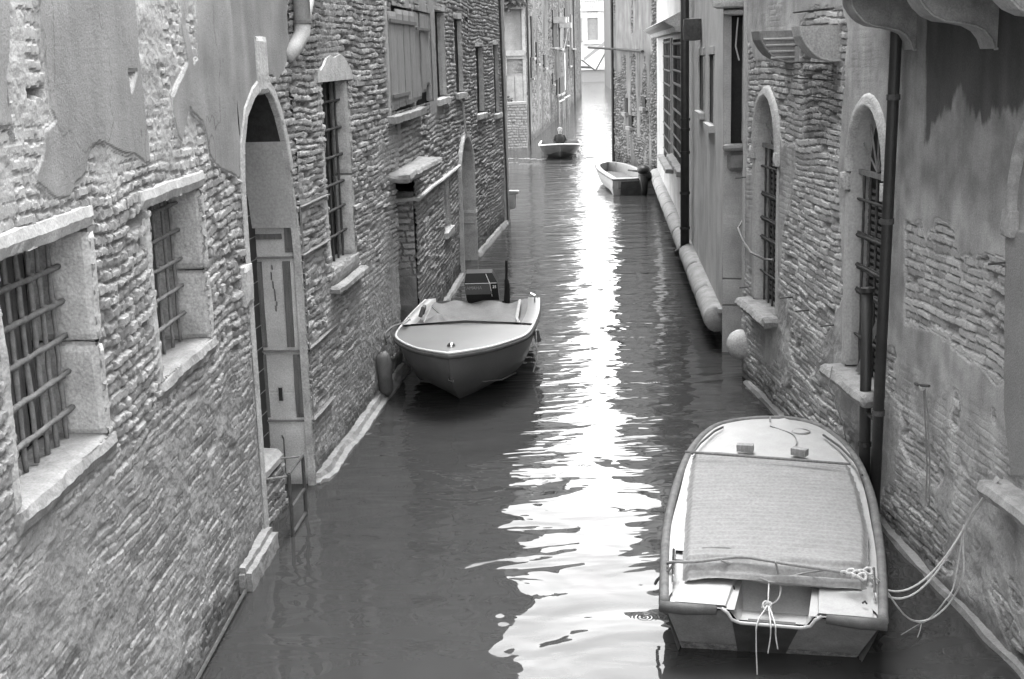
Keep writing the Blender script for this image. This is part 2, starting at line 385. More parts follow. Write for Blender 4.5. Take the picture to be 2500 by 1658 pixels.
def hf_L1(U,Z):
    h1,p1,r1=bricks(U,Z,.30,.076,.007,.018,.027,.026,.08,.05,11,.4)      # rubble-like eroded courses
    h2,p2,r2=bricks(U,Z,.30,.072,.004,.010,.010,.016,.08,.01,23,.25)
    low=sstep(2.35,1.7,Z+(fbm(U*1.3,Z*1.3,3)-.5)*1.1)                      # mortar-smeared lower wall
    smear=sstep(-.10,.03,fbm(U*2.1+3,Z*2.6+8,3)-.46)
    oneb=(hsh(np.floor((Z+.02*noise(U*3,Z*3))/.075),np.floor(U/.21+.5*np.floor(Z/.075)),77)>.86)&(noise(U*30,Z*30)>.25);smear=np.where(oneb,smear*.25,smear)
    rough=(fbm(U*5,Z*6,4)-.5)*.030+(fbm(U*20,Z*30,3)-.5)*.010
    h2m=mixh(h2+rough*.6,rough+.012,smear*.94)
    h=mixh(h1,h2m,low)
    top=sstep(3.5,3.9,Z+(fbm(U*2,Z*2)-.5)*.5)
    c1=.20+.11*r1; c1=mixh(.21+0*U,c1,p1)
    c2=mixh(.215+.06*fbm(U*12,Z*12,3),.14+.13*r2,p2*(1-smear*.7))
    c=mixh(c1,c2,low)
    # lime scars above: pale rough mortar over brick
    ht=mixh(h1*.5,rough*.9+.012,sstep(-.1,.12,fbm(U*3,Z*3+4,3)-.5));h=mixh(h,ht,top)
    c=mixh(c,.33+.09*(fbm(U*14,Z*14,3)-.5)+.03*p1,top)
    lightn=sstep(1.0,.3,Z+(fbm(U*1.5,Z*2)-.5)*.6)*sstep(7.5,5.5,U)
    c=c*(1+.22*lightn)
    d=plastmask([pA,pB,pC],U,Z,.018)
    d=np.minimum(d,-plastmask([pScar],U,Z,.01))
    m=sstep(-.004,.006,d);rim=np.exp(-((d-.010)/.009)**2)*(.4+.8*noise(U*9,Z*9))
    hp=.030+(fbm(U*2.5,Z*2.5,2)-.5)*.02+(fbm(U*30,Z*30,2)-.5)*.002
    cp_=.25+streak(U,Z,5)*.08+streak(U,Z,26,5)*.02+.08*(fbm(U*.9,Z*.5,4)-.5)+.04*sstep(4.4,5.2,Z);ck=np.abs(fbm(U*1.4+9,Z*1.1+3,4)-.5)<.0035;cp_=np.where(ck,cp_*.6,cp_)
    cp_=mixh(cp_,.40,np.clip(rim,0,1));hp=hp-.014*np.clip(rim,0,1)
    h=mixh(h,hp,m);c=mixh(c,cp_,m)
    for q in holes:
        dd=plastmask([q],U,Z,.02);k=sstep(-.01,.02,dd);h=h-.12*k;c=mixh(c,.2,k)
    # wet foot
    wet=sstep(.34,.08,Z+(fbm(U*3,Z*5)-.5)*.4);c=c*(1-.6*wet)
    return h,c
W1=rect(3.50,4.80,2.30,3.55);W2=rect(6.06,7.40,2.34,3.53)
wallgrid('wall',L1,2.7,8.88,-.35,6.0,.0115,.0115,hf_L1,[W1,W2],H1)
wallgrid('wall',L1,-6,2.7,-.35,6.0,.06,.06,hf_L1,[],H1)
upper(H1,L1,-6,L1.L,6.,TN,.3,[(1,6.8,1.1,1.5),(4.2,6.8,1.1,1.5),(7.2,6.8,1.1,1.5)],5)
backing(H1,L1,-6,L1.L,TN)
# window 1
def barred(fr,u0,u1,z0,z1,par,nv,hz,r,jambs,sillz,depth=.42,gn=-.15,planks=True,seed=1,fj=True,label=None,mti=M_IRON,lint=None,dj=None):
    w=MB().box(fr,u0-.1,u1+.1,z0-.1,z1+.1,-depth-.05,-depth).build('window',M_DARK,par)
    if label:w['label']=label
    if planks:
        pb=MB();nn=int((u1-u0)/.15)
        for i in range(nn):
            a=u0+(u1-u0)*i/nn
            pb.rough(fr,a+.008,a+(u1-u0)/nn-.008,z0,z1-rng.rand()*.06,-depth+.01,-depth+.04+rng.rand()*.02,.006,.08,seed+i)
        pb.build('shutter',M_WOODD,w)
    t=jambs
    f=MB()
    f.rough(fr,u1,u1+t,z0-.02,z0+(z1-z0)*.45,-depth,.035,.014,.05,seed+5,rnd=.018)
    f.rough(fr,u1,u1+t,z0+(z1-z0)*.455,z1,-depth,.03,.014,.05,seed+15,rnd=.018)
    f.rough(fr,u0-t,u0,z0-.02,z1,-depth,.035,.016,.05,seed+25,rnd=.018)
    f.build('frame',M_STONE,w)
    if lint: MB().rough(fr,u0-.22,u1+.14,z1,z1+lint,-depth,.045,.014,.05,seed+35,rnd=.015).build('lintel',M_STONE2,w)
    MB().rough(fr,u0-.14,u1+.16,sillz-.15,z0,-depth,.055,.022,.05,seed+45,rnd=.02).build('sill',M_SILL,w)
    cols(fr,u0+.02,u1-.02,z0,z1,nv,hz,gn,r,w,mti)
    return w
barred(L1,3.50,4.80,2.30,3.55,H1,8,[3.34,3.13,2.91,2.69,2.47],.016,.12,2.30,.40,-.19,True,3,label='large rusty barred window with broken boards behind the bars',mti=M_IRONL,lint=.15)
barred(L1,6.06,7.40,2.34,3.53,H1,6,[3.42,3.21,2.99,2.77,2.55],.014,.13,2.34,.42,-.19,True,9,label='narrower barred window beside the water door',mti=M_IRONL,lint=.14)
# ---- water door bay
adoor=[(.03,-.3),(.03,1),(.03,2),(.03,3.0),(.04,3.45),(.10,3.75),(.25,4.0),(.5,4.15),(.72,4.22),(.95,4.22),(1.12,4.13),(1.30,3.95),(1.46,3.7),(1.58,3.4),(1.68,3.1),(1.75,2.8),(1.79,2.4),(1.80,1.6),(1.80,.8),(1.80,-.3)]
aoff=[(.0,-.3)]+[(a,b) for a,b in adoor]+[]
def hf_D1(U,Z):
    h1,p1,r1=bricks(U,Z,.3,.07,.006,.014,.036,.02,.05,.08,31,.3)
    c=mixh(.22,.19+.11*r1,p1);h=h1
    P=[(-1,2.2),(-1,9),(1.84,9),(1.84,4.55),(1.6,4.4),(1.35,4.3),(1.1,4.35),(.9,4.35),(.5,4.25),(.2,4.05),(.02,3.6),(-.2,3)]
    d=plastmask([P],U,Z,.02);m=sstep(-.004,.006,d)
    hp=.03+(fbm(U*2.5,Z*2.5+2,2)-.5)*.015;cp_=.245+streak(U,Z,6,3)*.10+streak(U,Z,28,5)*.02+.05*(fbm(U*2,Z*1,4)-.5)
    h=mixh(h,hp,m);c=mixh(c,cp_,m)
    return h,c
wallgrid('wall',D1,0,D1.L,-.35,6.,.013,.013,hf_D1,[adoor],H1)
upper(H1,D1,0,D1.L,6.,TN,.3,[],5)
MB().box(D1,-.3,D1.L,4.6,TN-.03,-6,-.95).box(D1,-.1,D1.L,-.5,4.6,-6,-.98).build('backing_block',M_BACK,H1)
MB().box(D1,0,D1.L,TN+.01,TN+.26,-6,.10).build('roof',M_ROOF,H1)
door=MB().box(D1,-.2,2.0,.05,4.3,-.50,-.46).build('water_door',M_DOOR,H1);door['label']='dark planked water door under the arch'
mb=MB()
for i in range(17): mb.box(D1,-.2,1.83,.35+i*.235,.360+i*.235,-.459,-.455)
mb.build('joint',M_LINE,door)
# brick infill over the door, coloured dark for the shade inside the arch
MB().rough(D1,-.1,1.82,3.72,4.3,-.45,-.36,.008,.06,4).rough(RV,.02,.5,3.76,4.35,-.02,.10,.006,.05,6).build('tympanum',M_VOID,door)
# intrados and stone trim of the arch
MB().sweep(D1,adoor[:14],[(0,-.02),(0,.034),(.01,.042),(.10,.042),(.12,.03)]).build('door_arch',M_STONE,H1)
MB().sweep(D1,adoor[4:13],[(0,-.5),(0,-.02)]).build('arch_soffit',M_VOID,H1)  # upper soffit painted dark as shade
MB().sweep(D1,adoor[12:16],[(0,-.5),(0,-.02)]).build('arch_cheek',M_PLAST,H1)
MB().sweep(D1,adoor[13:],[(0,-.05),(0,.02),(.03,.03),(.05,.0)],amp=.004).build('door_jamb',M_STONE,H1)
MB().rough(L1,8.76,8.90,.0,2.30,-.3,.02,.008,.06,6).rough(L1,8.60,8.92,2.34,2.72,-.3,.06,.010,.05,7).rough(L1,8.77,8.90,2.75,3.5,-.3,.015,.008,.06,8).build('door_jamb',M_STONE,H1)
MB().rough(D1,.62,.98,4.18,4.72,-.1,.06,.012,.05,9,rnd=.015).build('keystone',M_STONE,H1)
MB().rough(L1,7.75,8.9,-.3,.22,-.2,.12,.03,.05,12,rnd=.05).build('foot_stone',M_SILL,H1)
MB().tube([L1.p(2.0,.02,.10),L1.p(5.0,.03,.07),L1.p(7.7,.05,.07)],.016,6).build('cable',M_IRON,H1)
# pier (far cheek of the door)
def hf_RV(U,Z):
    h=(fbm(U*4,Z*4,3)-.5)*.02;c=.50+(fbm(U*5,Z*5,3)-.5)*.18+0*U
    crack=np.abs(U-.30-.012*np.sin(Z*3)-(fbm(U*2,Z*5)-.5)*.05);k=(crack<.004+.004*noise(U*0,Z*3))&((Z<.55)|((Z>1.9)&(Z<2.4)))
    h=h-.02*k;c=np.where(k,.08,c)
    k2=np.abs(Z-1.02)<.004;h=h-.008*k2
    up=sstep(3.0,3.03,Z);c=mixh(c,.33+(fbm(U*3,Z*2)-.5)*.06,up);h=h+.02*up*sstep(.0,.03,Z-3.0-.03*noise(U*12,Z*0))
    c=c*(1-.5*sstep(.14,.02,Z));return h,c
wallgrid('door_pier',RV,0.0,.50,-.35,3.76,.012,.012,hf_RV,[],H1)
mb=MB()
mb.rough(RV,.02,.60,2.46,2.50,-.02,.06,.003,.05,1);mb.rough(RV,-.0,.60,1.46,1.50,-.02,.06,.003,.05,2);mb.rough(RV,-.0,.60,.70,.735,-.02,.06,.003,.05,3)
mb.build('strap',M_IRONL,H1)
mb=MB()
for a,b,c,d in [(.40,.53,1.51,2.45),(.10,.20,1.51,2.45),(.42,.54,.74,1.45),(.02,.15,.74,1.45),(.02,.16,2.52,3.02),(.49,.60,2.72,3.05),(.17,.50,2.66,2.74),(.44,.55,.42,.69)]:
    mb.rough(RV,a,b,c,d,-.01,.035,.004,.06,int(a*99))
mb.build('clamp_board',M_WOODD,H1)
MB().rough(RV,.26,.33,.92,1.10,-.01,.03,.003,.03,4).build('niche_frame',M_STONE2,H1)
MB().box(RV,.275,.315,.94,1.08,.03,.035).build('niche',M_DARK,H1)
MB().rough(RV,.38,.52,3.26,3.36,-.01,.05,.01,.04,5).build('iron_block',M_IRON,H1)
# door step
st=thing('door_step',(-2.5,12.6,0),'dark worn stone step below the arched water door','step')
MB().rough(D1,.05,1.25,.42,.60,-.6,-.13,.012,.05,4,rnd=.03).build('tread',M_WOODD if 0 else M_STONE2,st)
def hf_st(U,Z):
    h,p,r=bricks(U,Z,.24,.07,.006,.01,.03,.015,.04,.05,41);return h,mixh(.16,.14+.12*r,p)
wallgrid('riser',Frame(D1.p(.05,0,-.16)[:2],D1.p(1.25,0,-.16)[:2]),0,1.2,-.3,.43,.013,.013,hf_st,[],st)
MB().box(D1,1.22,1.25,-.3,.43,-.5,-.17).build('riser',M_BACK,st)
ld=thing('water_railing',(-2.2,12.4,0),'small rusty iron frame standing in the water at the door step','railing')
mb=MB();a=(-2.17,12.15);b=(-2.13,12.75)
for q in(a,b): mb.tube([(q[0],q[1],-.4),(q[0],q[1],.62)],.02,6,jit=.1)
for z in(.62,.27,.02): mb.tube([(a[0],a[1],z),(b[0],b[1],z)],.018,6,jit=.1)
mb.build('frame',M_IRON,ld)
MB().tube([(-2.17,12.15,.60),(-2.42,12.12,.58)],.012,6).tube([(-2.13,12.72,.62),(-2.34,12.70,.61)],.010,6).build('handle',M_IRONL,ld)

# ================================================================== LEFT HOUSE 2 (eroded brick)
H2=thing('eroded_brick_house',(-1.9,16.5,0),'badly eroded brick house with a single tall barred window and iron straps','house')
nich=rect(5.42,7.2,-.5,2.72)
def hf_L2(U,Z):
    h1,p1,r1=bricks(U,Z,.40,.068,.006,.012,.036,.022,.05,.08,51,.35)
    h2,p2,r2=bricks(U,Z,.20,.066,.005,.008,.014,.014,.05,.03,61)
    rough=(fbm(U*7,Z*7,4)-.5)*.03+(fbm(U*30,Z*30,3)-.5)*.018
    low=sstep(1.35,.55,Z+(fbm(U*1.5,Z*1.6,3)-.5)*.9-.16*np.clip(U-2,0,4))
    h=mixh(h1,mixh(h2,rough+.008,.55)+rough*.4,low)
    pat=sstep(.05,.13,fbm(U*1.1+5,Z*1.3+2,3)-.5);h=mixh(h,rough+.03,pat*.8)
    c=mixh(mixh(.20+0*U,.21+.13*r1,p1),.24+.10*(fbm(U*10,Z*10)-.5)+.05*r2,low);c=mixh(c,.25,pat*.5)
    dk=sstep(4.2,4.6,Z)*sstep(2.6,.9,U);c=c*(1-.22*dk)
    c=c*(1-.62*sstep(.34,.1,Z+(fbm(U*4,Z*6)-.5)*.3))
    return h,c
W3=arch(1.30,2.56,2.15,4.24,4.245)
W3=rect(1.30,2.56,2.15,4.24)
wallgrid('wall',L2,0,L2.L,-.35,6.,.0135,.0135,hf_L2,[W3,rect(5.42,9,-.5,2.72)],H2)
upper(H2,L2,0,L2.L,6.,TN+1,.26,[(.8,7,1.,1.8),(3.6,7,1.,1.8)],7)
backing(H2,L2,0,5.4,TN+1)
MB().box(L2,5.4,L2.L,2.8,TN+.97,-6,-.95).build('backing_block',M_BACK,H2)
w=MB().box(L2,1.2,2.7,2.,4.3,-.26,-.22).build('window',M_DARK,H2)
MB().rough(L2,2.56,2.70,2.12,3.1,-.22,.03,.012,.05,3).rough(L2,2.56,2.70,3.11,4.24,-.22,.03,.01,.05,13).rough(L2,1.13,1.30,2.12,4.24,-.22,.025,.012,.05,23).build('frame',M_STONE,w)
lun=[(1.02,4.24),(1.04,4.36),(1.2,4.37),(1.35,4.42),(1.5,4.50),(1.7,4.53),(1.85,4.50),(2.0,4.52),(2.2,4.54),(2.4,4.50),(2.6,4.42),(2.78,4.33),(2.8,4.24)]
hd=MB();L_n=len(lun)
hd.add([L2.p(a,b,.05) for a,b in lun]+[L2.p(a,b,-.3) for a,b in lun],[tuple(range(L_n))]+[(q,(q+1)%L_n,L_n+(q+1)%L_n,L_n+q) for q in range(L_n)])
hd.build('lintel',M_STONE,w)
MB().rough(L2,1.1,2.78,1.86,1.95,-.45,.16,.02,.05,33,rnd=.02).rough(L2,1.2,2.66,1.95,2.13,-.45,.05,.02,.05,34).build('sill',M_SILL,w)
cols(L2,1.32,2.54,2.1,4.24,5,[4.0,3.68,3.36,3.04,2.74,2.44],-.10,.015,w,M_IRON)
mb=MB()
for z,l in((1.5,1.3),(2.5,1.15),(3.0,1.25),(.72,1.0)): mb.rough(L2,-.03,l,z-.018,z+.018,.0,.075,.004,.06,int(z*9))
mb.rough(L2,-.03,.01,1.5,2.5,.03,.06,.002,.08,2).rough(L2,-.03,.01,.72,1.46,.03,.06,.002,.08,2).rough(L2,-.04,.01,2.55,3.0,.02,.06,.002,.08,2)
mb.build('strap',M_IRONL,H2)
MB().rough(L2,0,5.4,-.35,.10,-.1,.16,.03,.07,5,rnd=.06).build('water_ledge',M_SILL,H2)
# downpipe with a pale elbow
MB().tube([L2.p(.22,8,.12),L2.p(.22,4.86,.12)],.085,12).tube([L2.p(.22,4.86,.12),L2.p(.20,4.74,.11),L2.p(.05,4.62,.07),L2.p(-.1,4.52,.02)],[.085,.085,.08,.07],12).build('downpipe',M_ZINC,H2,smooth=True)
MB().tube([L2.p(.22,5.20,.12),L2.p(.22,5.17,.12)],.10,12).tube([L2.p(.22,4.88,.12),L2.p(.22,4.85,.12)],.10,12).build('pipe_clamp',M_IRONL,H2)
MB().tube([L2.p(.25,4.80,.14),L2.p(.75,5.15,.10),L2.p(1.5,5.65,.08)],.04,8).build('branch_pipe',M_ZINC,H2,smooth=True)

# ================================================================== LEFT HOUSE 3 (regular brick, shutters)
H3=thing('shuttered_brick_house',(-1.2,26,0),'long brick house with closed wooden shutters, narrow windows and a pointed water door','house')
def hf_L3(U,Z,s=71):
    h1,p1,r1=bricks(U,Z,.62,.080,.008,.018,.030,.025,.05,.05,s,.3)
    rough=(fbm(U*6,Z*6,4)-.5)*.04
    low=sstep(1.5,.5,Z+(fbm(U*1.2,Z*1.4,3)-.5)*1.0)
    h=mixh(h1,rough+h1*.3,low);c=mixh(.17+0*U,.19+.14*r1,p1);c=mixh(c,.21+.12*(fbm(U*8,Z*8)-.5),low)
    pm=sstep(0,.05,fbm(U*1.3+2,Z*.5+1,3)-.5)*sstep(3.1,3.5,Z)*sstep(7,4.5,U);h=mixh(h,.03+rough*.3,pm);c=mixh(c,.28,pm)
    c=c*(1-.6*sstep(.45,.12,Z+(fbm(U*3,Z*5)-.5)*.4))
    return h,c
nw=[rect(4.95,6.45,3.72,5.28),rect(7.75-.02,7.9,3.7,5.2)]
n2=rect(5.4,6.3,1.25,2.18)
wallgrid('wall',L3,0,L3.L,-.35,6.,.03,.018,hf_L3,[nw[0],rect(-1,1.55,-.5,2.72),n2,rect(-1,4.3,3.72,5.20)],H3)
upper(H3,L3,0,L3.L,6.,T3,.2,[(1,8,1.,1.8),(4,8,1.,1.8)],9)
backing(H3,L3,1.6,L3.L,T3);MB().box(L3,-.2,1.6,2.8,T3-.03,-6,-.95).build('backing_block',M_BACK,H3)
# boat niche: far cheek, back, ceiling
RN=Frame(L3.p(1.5,0,0)[:2],L3.p(1.5,0,-1.2)[:2],-1)
def hf_RN(U,Z):
    h,p,r=bricks(U,Z,.26,.105,.01,.015,.03,.02,.04,.04,81,.3)
    lo=sstep(1.3,.9,Z+(fbm(U*2,Z*2)-.5)*.4);h=mixh(h,(fbm(U*5,Z*5,4)-.5)*.05,lo)
    return h,mixh(mixh(.16,.24+.1*r,p),.2+.14*(fbm(U*5,Z*5)-.5),lo)
wallgrid('niche_wall',RN,0,1.2,-.35,2.3,.016,.016,hf_RN,[],H3)
MB().box(L2,5.3,7.4,-.4,2.8,-1.3,-1.2).box(L2,5.3,7.4,2.72,2.8,-1.3,-.1).build('niche_lining',M_VOID,H3)  # shade of the niche put into the lining colour
RN2=Frame(L2.p(5.42,0,0)[:2],L2.p(5.42,0,-1.2)[:2])
MB().box(L2,5.30,5.42,-.4,2.75,-1.25,-.02).build('niche_cheek',M_BACK,H2)
MB().rough(L2,4.95,8.0,2.76,2.90,-.25,.33,.03,.06,6,rnd=.02).build('stone_canopy',M_SILL,H3)
MB().rough(RN,-.02,1.2,2.27,2.42,-.1,.08,.02,.06,7).build('niche_beam',M_WOODD,H3)
MB().tube([L3.p(1.3,2.28,-.5),L3.p(1.45,2.30,.02),L3.p(1.6,2.27,.06)]+[L3.p(1.6+6.3*k/8,2.27+.02*noise(k,2),.06) for k in range(1,9)],.035,8,jit=.05).build('conduit',M_ZINC,H3)
# shutters
o=MB().box(L3,-.6,4.4,3.65,5.3,-.15,-.1).build('window',M_DARK,H3)
mb=MB()
for i,(a,b,n) in enumerate([(-.42,.25,.05),(.27,.95,.045),(.97,1.6,.05),(1.62,2.2,.05)]): mb.rough(L3,a,b,3.74+.01*i,5.18-.05*(i==0),n-.04,n,.006,.08,i*7)
s1=mb.build('shutter',M_WOOD,o)
mb=MB()
for i,(a,b,n) in enumerate([(2.45,3.05,.0),(3.08,3.6,.02),(3.63,4.25,.01)]): mb.rough(L3,a,b,3.78+.1*i,5.2,n-.04,n,.012,.06,i*17)
s2=mb.build('shutter',M_WOOD,o);s2['label']='rotting plank shutter with peeling boards'
MB().box(L3,-.42,2.2,4.96,5.01,.05,.075).box(L3,-.42,1.2,3.92,3.97,.05,.075).box(L3,2.45,4.2,4.9,4.94,.02,.05).build('shutter_bar',M_WOODD,s1)
MB().rough(L3,-.62,-.45,3.6,5.25,-.1,.04,.008,.06,4).rough(L3,2.22,2.42,3.7,5.25,-.1,.0,.01,.06,4).rough(L3,4.28,4.45,3.7,5.3,-.1,.02,.01,.06,4).build('frame',M_STONE2,o)
MB().rough(L3,-.7,2.6,3.56,3.68,-.1,.14,.02,.07,8).build('sill',M_SILL,o)
def slotwin(fr,u0,u1,z0,z1,par,blind=True,seed=1,dep=.30,sm=M_STONE):
    o=MB().box(fr,u0-.05,u1+.05,z0-.05,z1+.05,-dep-.04,-dep).build('window',M_DARK,par)
    if blind: MB().rough(fr,u0+(u1-u0)*.6,u1,z0,z1,-dep+.005,-dep+.03,.004,.1,seed).build('shutter',M_WOODD,o)
    MB().rough(fr,u1,u1+.13,z0,z1,-dep,.03,.008,.07,seed).rough(fr,u0-.1,u0,z0,z1,-dep,.03,.008,.07,seed+3).rough(fr,u0-.12,u1+.15,z1,z1+.14,-dep,.04,.008,.07,seed+5).build('frame',sm,o)
    MB().rough(fr,u0-.14,u1+.17,z0-.13,z0,-dep,.10,.012,.07,seed+8).build('sill',sm,o)
    return o
slotwin(L3,4.95,6.45,3.72,5.28,H3,False,3,.13)
slotwin(L3,5.4,6.3,1.25,2.18,H3,False,5,.12)
ad2=arch(.12,2.05,-.3,2.0,2.76,14,1.7)
wallgrid('wall',L3b,0,L3b.L,-.35,6.,.03,.02,lambda U,Z:hf_L3(U+7.9,Z),[ad2,rect(.2,1.2,3.72,5.2)],H3)
slotwin(L3b,.2,1.2,3.72,5.2,H3,False,7,.08)
upper(H3,L3b,0,L3b.L,6.,T3,.2,[],9);backing(H3,L3b,0,L3b.L,T3)
d2=MB().box(L3b,0,2.2,-.3,2.9,-.6,-.55).build('water_door',M_STONE2,H3);d2['label']='walled up pointed water door'
MB().sweep(L3b,ad2,[(0,-.55),(0,.06),(.03,.09),(.12,.09),(.15,.0)],amp=.006).build('door_arch',M_STONE,d2)
MB().rough(L3b,2.02,2.3,1.0,1.12,-.5,.10,.006,.05,3).rough(L3b,2.0,2.24,.82,.86,-.5,.06,.006,.05,3).build('impost',M_STONE,d2)
MB().tube([L3b.p(1.0,2.85,.08),L3b.p(.9,3.0,.08),L3b.p(.8,3.5,.06),L3b.p(.55,3.6,.04)],.025,6).build('cable',M_ZINC,H3)
w7=rect(1.15,2.35,3.15,4.65);w8=rect(4.4,5.4,3.0,4.7)
wallgrid('wall',L4,0,L4.L,-.35,6.,.035,.02,lambda U,Z:hf_L3(U+11,Z,75),[w7,w8],H3)
slotwin(L4,1.15,2.35,3.15,4.65,H3,False,11,.10);slotwin(L4,4.4,5.4,3.0,4.7,H3,False,13,.08)
upper(H3,L4,0,L4.L,6.,TOP,.2,[(1,8,1.,1.8),(4,8,1.,1.8),(1,12,1.,1.6),(4,12,1.,1.6)],11);backing(H3,L4,0,L4.L-.1)
L4e=Frame(L4.p(L4.L,0,0)[:2],L4.p(L4.L,0,-6.1)[:2],1)
MB().rough(L4,6.35,6.55,-.3,7,-.1,.10,.02,.15,3).build('corner_pilaster',M_STONE2,H3)
MB().tube([L4.p(5.7,6.5,.06),L4.p(6.2,-.2,.06)],.028,8).build('downpipe',M_IRON,H3)
MB().box(L4,L4.L-.1,L4.L,-.4,TOP,-6,-.02).build('end_wall',M_BACK,H3)
MB().rough(L3,1.6,L3.L,-.35,.10,-.1,.12,.03,.12,5,rnd=.04).rough(L4,0,L4.L,-.35,.16,-.1,.12,.03,.12,5,rnd=.04).build('water_ledge',M_SILL,H3)
MB().rough(L4,6.5,6.75,.75,.85,-.1,.35,.02,.06,2).rough(L4,6.5,6.7,.35,.75,-.1,.25,.02,.06,2).build('stone_bracket',M_STONE2,H3)

# ================================================================== FAR LEFT: pale balcony house (faces the camera)
H5=thing('balcony_house',(-1,66,0),'pale plastered house with flowers on its balcony, at the far left bend','house')
B5=Frame((1.0,66.0),(-6.0,65.5),-1)
def pb5(x,y): return B5.uv(x,y)
def hf_pl(base,amp=.1,brick=0.,s=3,sc=1.):
    def f(U,Z):
        h1,p1,r1=bricks(U,Z,.26*sc,.09*sc,.01,.02,.04,.03,.1,.05,s)
        k=sstep(-.04,.08,fbm(U*.6+s,Z*.3+s,4)-.5+brick)
        h=mixh(.02+(fbm(U*2,Z*2)-.5)*.02,h1,k);c=mixh(base+streak(U,Z,3,s)*amp*2+(fbm(U*.7,Z*.25+s,4)-.5)*amp*3,base*.75+.12*r1*p1-.05*(1-p1),k)
        return h,c*(1-.4*sstep(.5,.1,Z))
    return f
wallgrid('wall',B5,0,7,-.4,9.,.06,.05,hf_pl(.27,.07,-.2,5),[],H5,M_WALLF)
upper(H5,B5,0,7,9,18,.3,[(1.5,9.6,1,1.8),(4.2,9.6,1,1.8),(1.5,13.6,1,1.8),(4.2,13.6,1,1.8)],6,M_WALLF,.2);MB().box(B5,0,7,-.4,17.98,-5,-.5).build('backing_block',M_BACK,H5);MB().box(B5,-.1,7.2,18,18.25,-5,.4).build('roof',M_ROOF,H5)
MB().box(B5,-.0,2.0,6.55,6.7,0,.9).build('balcony_slab',M_STONE,H5)
MB().box(B5,-.02,.02,6.7,7.9,.0,.9).build('balcony_rail',M_STONE2,H5)
mb=MB()
for k in range(9): mb.box(B5,.05+k*.22,.08+k*.22,6.7,7.6,.84,.87)
mb.box(B5,0,2.0,7.6,7.66,.82,.89).build('balcony_rail',M_IRON,H5)
MB().box(B5,.05,1.6,4.35,4.6,0,.35).box(B5,.05,1.5,4.2,4.35,0,.2).build('cornice',M_STONE,H5)
MB().box(B5,.9,1.7,3.4,4.3,0.01,.3).build('awning',M_STONE,H5)
o=MB().box(B5,.10,.95,1.95,3.5,.01,.03).build('window',M_STONE2,H5)
MB().box(B5,.12,.50,2.0,3.4,.03,.07).box(B5,.54,.90,2.0,3.4,.03,.07).build('shutter',M_STONE,o)
o=MB().box(B5,1.45,1.7,1.6,3.5,.01,.05).build('window',M_DARK,H5)
o=MB().box(B5,.3,.9,6.75,8.6,.01,.05).build('window',M_DARK,H5)
MB().box(B5,-.05,.1,-.4,9,.0,.10).build('corner_pilaster',M_STONE,H5)
# brick garden wall in front of it
Gf=Frame((1.0,63.8),(-.6,63.2),-1)
def leafclump(name,c,rad,n,size,label,cat,mt=M_LEAF,group=None,seed=0):
    r=np.random.RandomState(seed);mb=MB()
    for i in range(n):
        d=r.randn(3);d/=np.linalg.norm(d);q=np.array(c)+d*np.array(rad)*r.rand()**.4*(1+.3*math.sin(d[0]*5+d[2]*4))
        a=r.randn(3);a/=np.linalg.norm(a);b=np.cross(a,r.randn(3));b/=np.linalg.norm(b);s=size*(.5+r.rand())
        mb.add([q-a*s,q+b*s*.55,q+a*s,q-b*s*.55],[(0,1,2,3)])
    o=mb.build(name,mt,None,(c[0],c[1],c[2]-rad[2]));tagit(o,label,cat,group);return o
leafclump('balcony_plant',(.35,64.9,7.0),(.75,.35,.5),900,.09,'trailing flowering plant on the far balcony','plant',mat('plant_leaf',.13,.8,.6,9),seed=2)
leafclump('ivy',(-.45,64.6,2.6),(.35,.5,1.3),1200,.09,'dark bush of ivy below the far balcony house','ivy',seed=3)
leafclump('ivy_tuft',(.35,64.8,1.4),(.45,.35,1.0),700,.08,'ivy hanging over low brick wall by the canal bend','ivy',mat('ivy_dull',.12,.8,.6,9),seed=4)
gw=thing('garden_wall',(0,63.6,0),'low brick wall in the water below the far balcony house','wall')
wallgrid('brickwork',Gf,0,1.7,-.4,2.1,.04,.03,lambda U,Z:(bricks(U,Z,.3,.13,.015,.02,.04,.02,.05,.02,9)[0],.2+.1*bricks(U,Z,.3,.13,.015,.02,.04,.02,.05,.02,9)[1]),[],gw,M_WALLF)
MB().box(Gf,0,1.7,2.1,2.22,-.5,.05).box(Gf,0,1.7,-.4,2.1,-.5,-.06).build('coping',M_STONE2,gw)

# ================================================================== FAR LEFT ROW
H6=thing('tall_brick_row_house',(2,75,0),'tall stained brick house with hanging shutters on the far left side','house')
L6=Frame((1.0,66.2),(2.75,84.0));L6b=Frame((2.75,84.0),(7.67,135.2))
T6=19.6
wallgrid('wall',L6,0,L6.L,-.4,10,.12,.06,hf_pl(.105,.08,.06,13,1.4),[],H6,M_WALLF)
upper(H6,L6,0,L6.L,10,T6,.24,[(3,11,1.2,1.9),(8,11,1.2,1.9),(13,11,1.2,1.9),(3,14.6,1.2,1.6),(8,14.6,1.2,1.6),(13,14.6,1.2,1.6)],13,M_WALLF,.2)
backing(H6,L6,0,L6.L,T6)
H7=thing('long_row_house',(5,110,0),'farthest stained house row on the left before the open water','house')
wallgrid('wall',L6b,0,L6b.L,-.4,10,.3,.08,hf_pl(.075,.06,.04,17,1.6),[],H7,M_WALLF)
upper(H7,L6b,0,L6b.L,10,T6+3,.26,[(k*5+2,11.5,1.4,2.) for k in range(10)],15,M_WALLF,.3)
backing(H7,L6b,0,L6b.L,T6+3)
MB().box(L6,-.12,0,-.4,T6-.05,-5,.03).build('end_wall',M_BACK,H6)
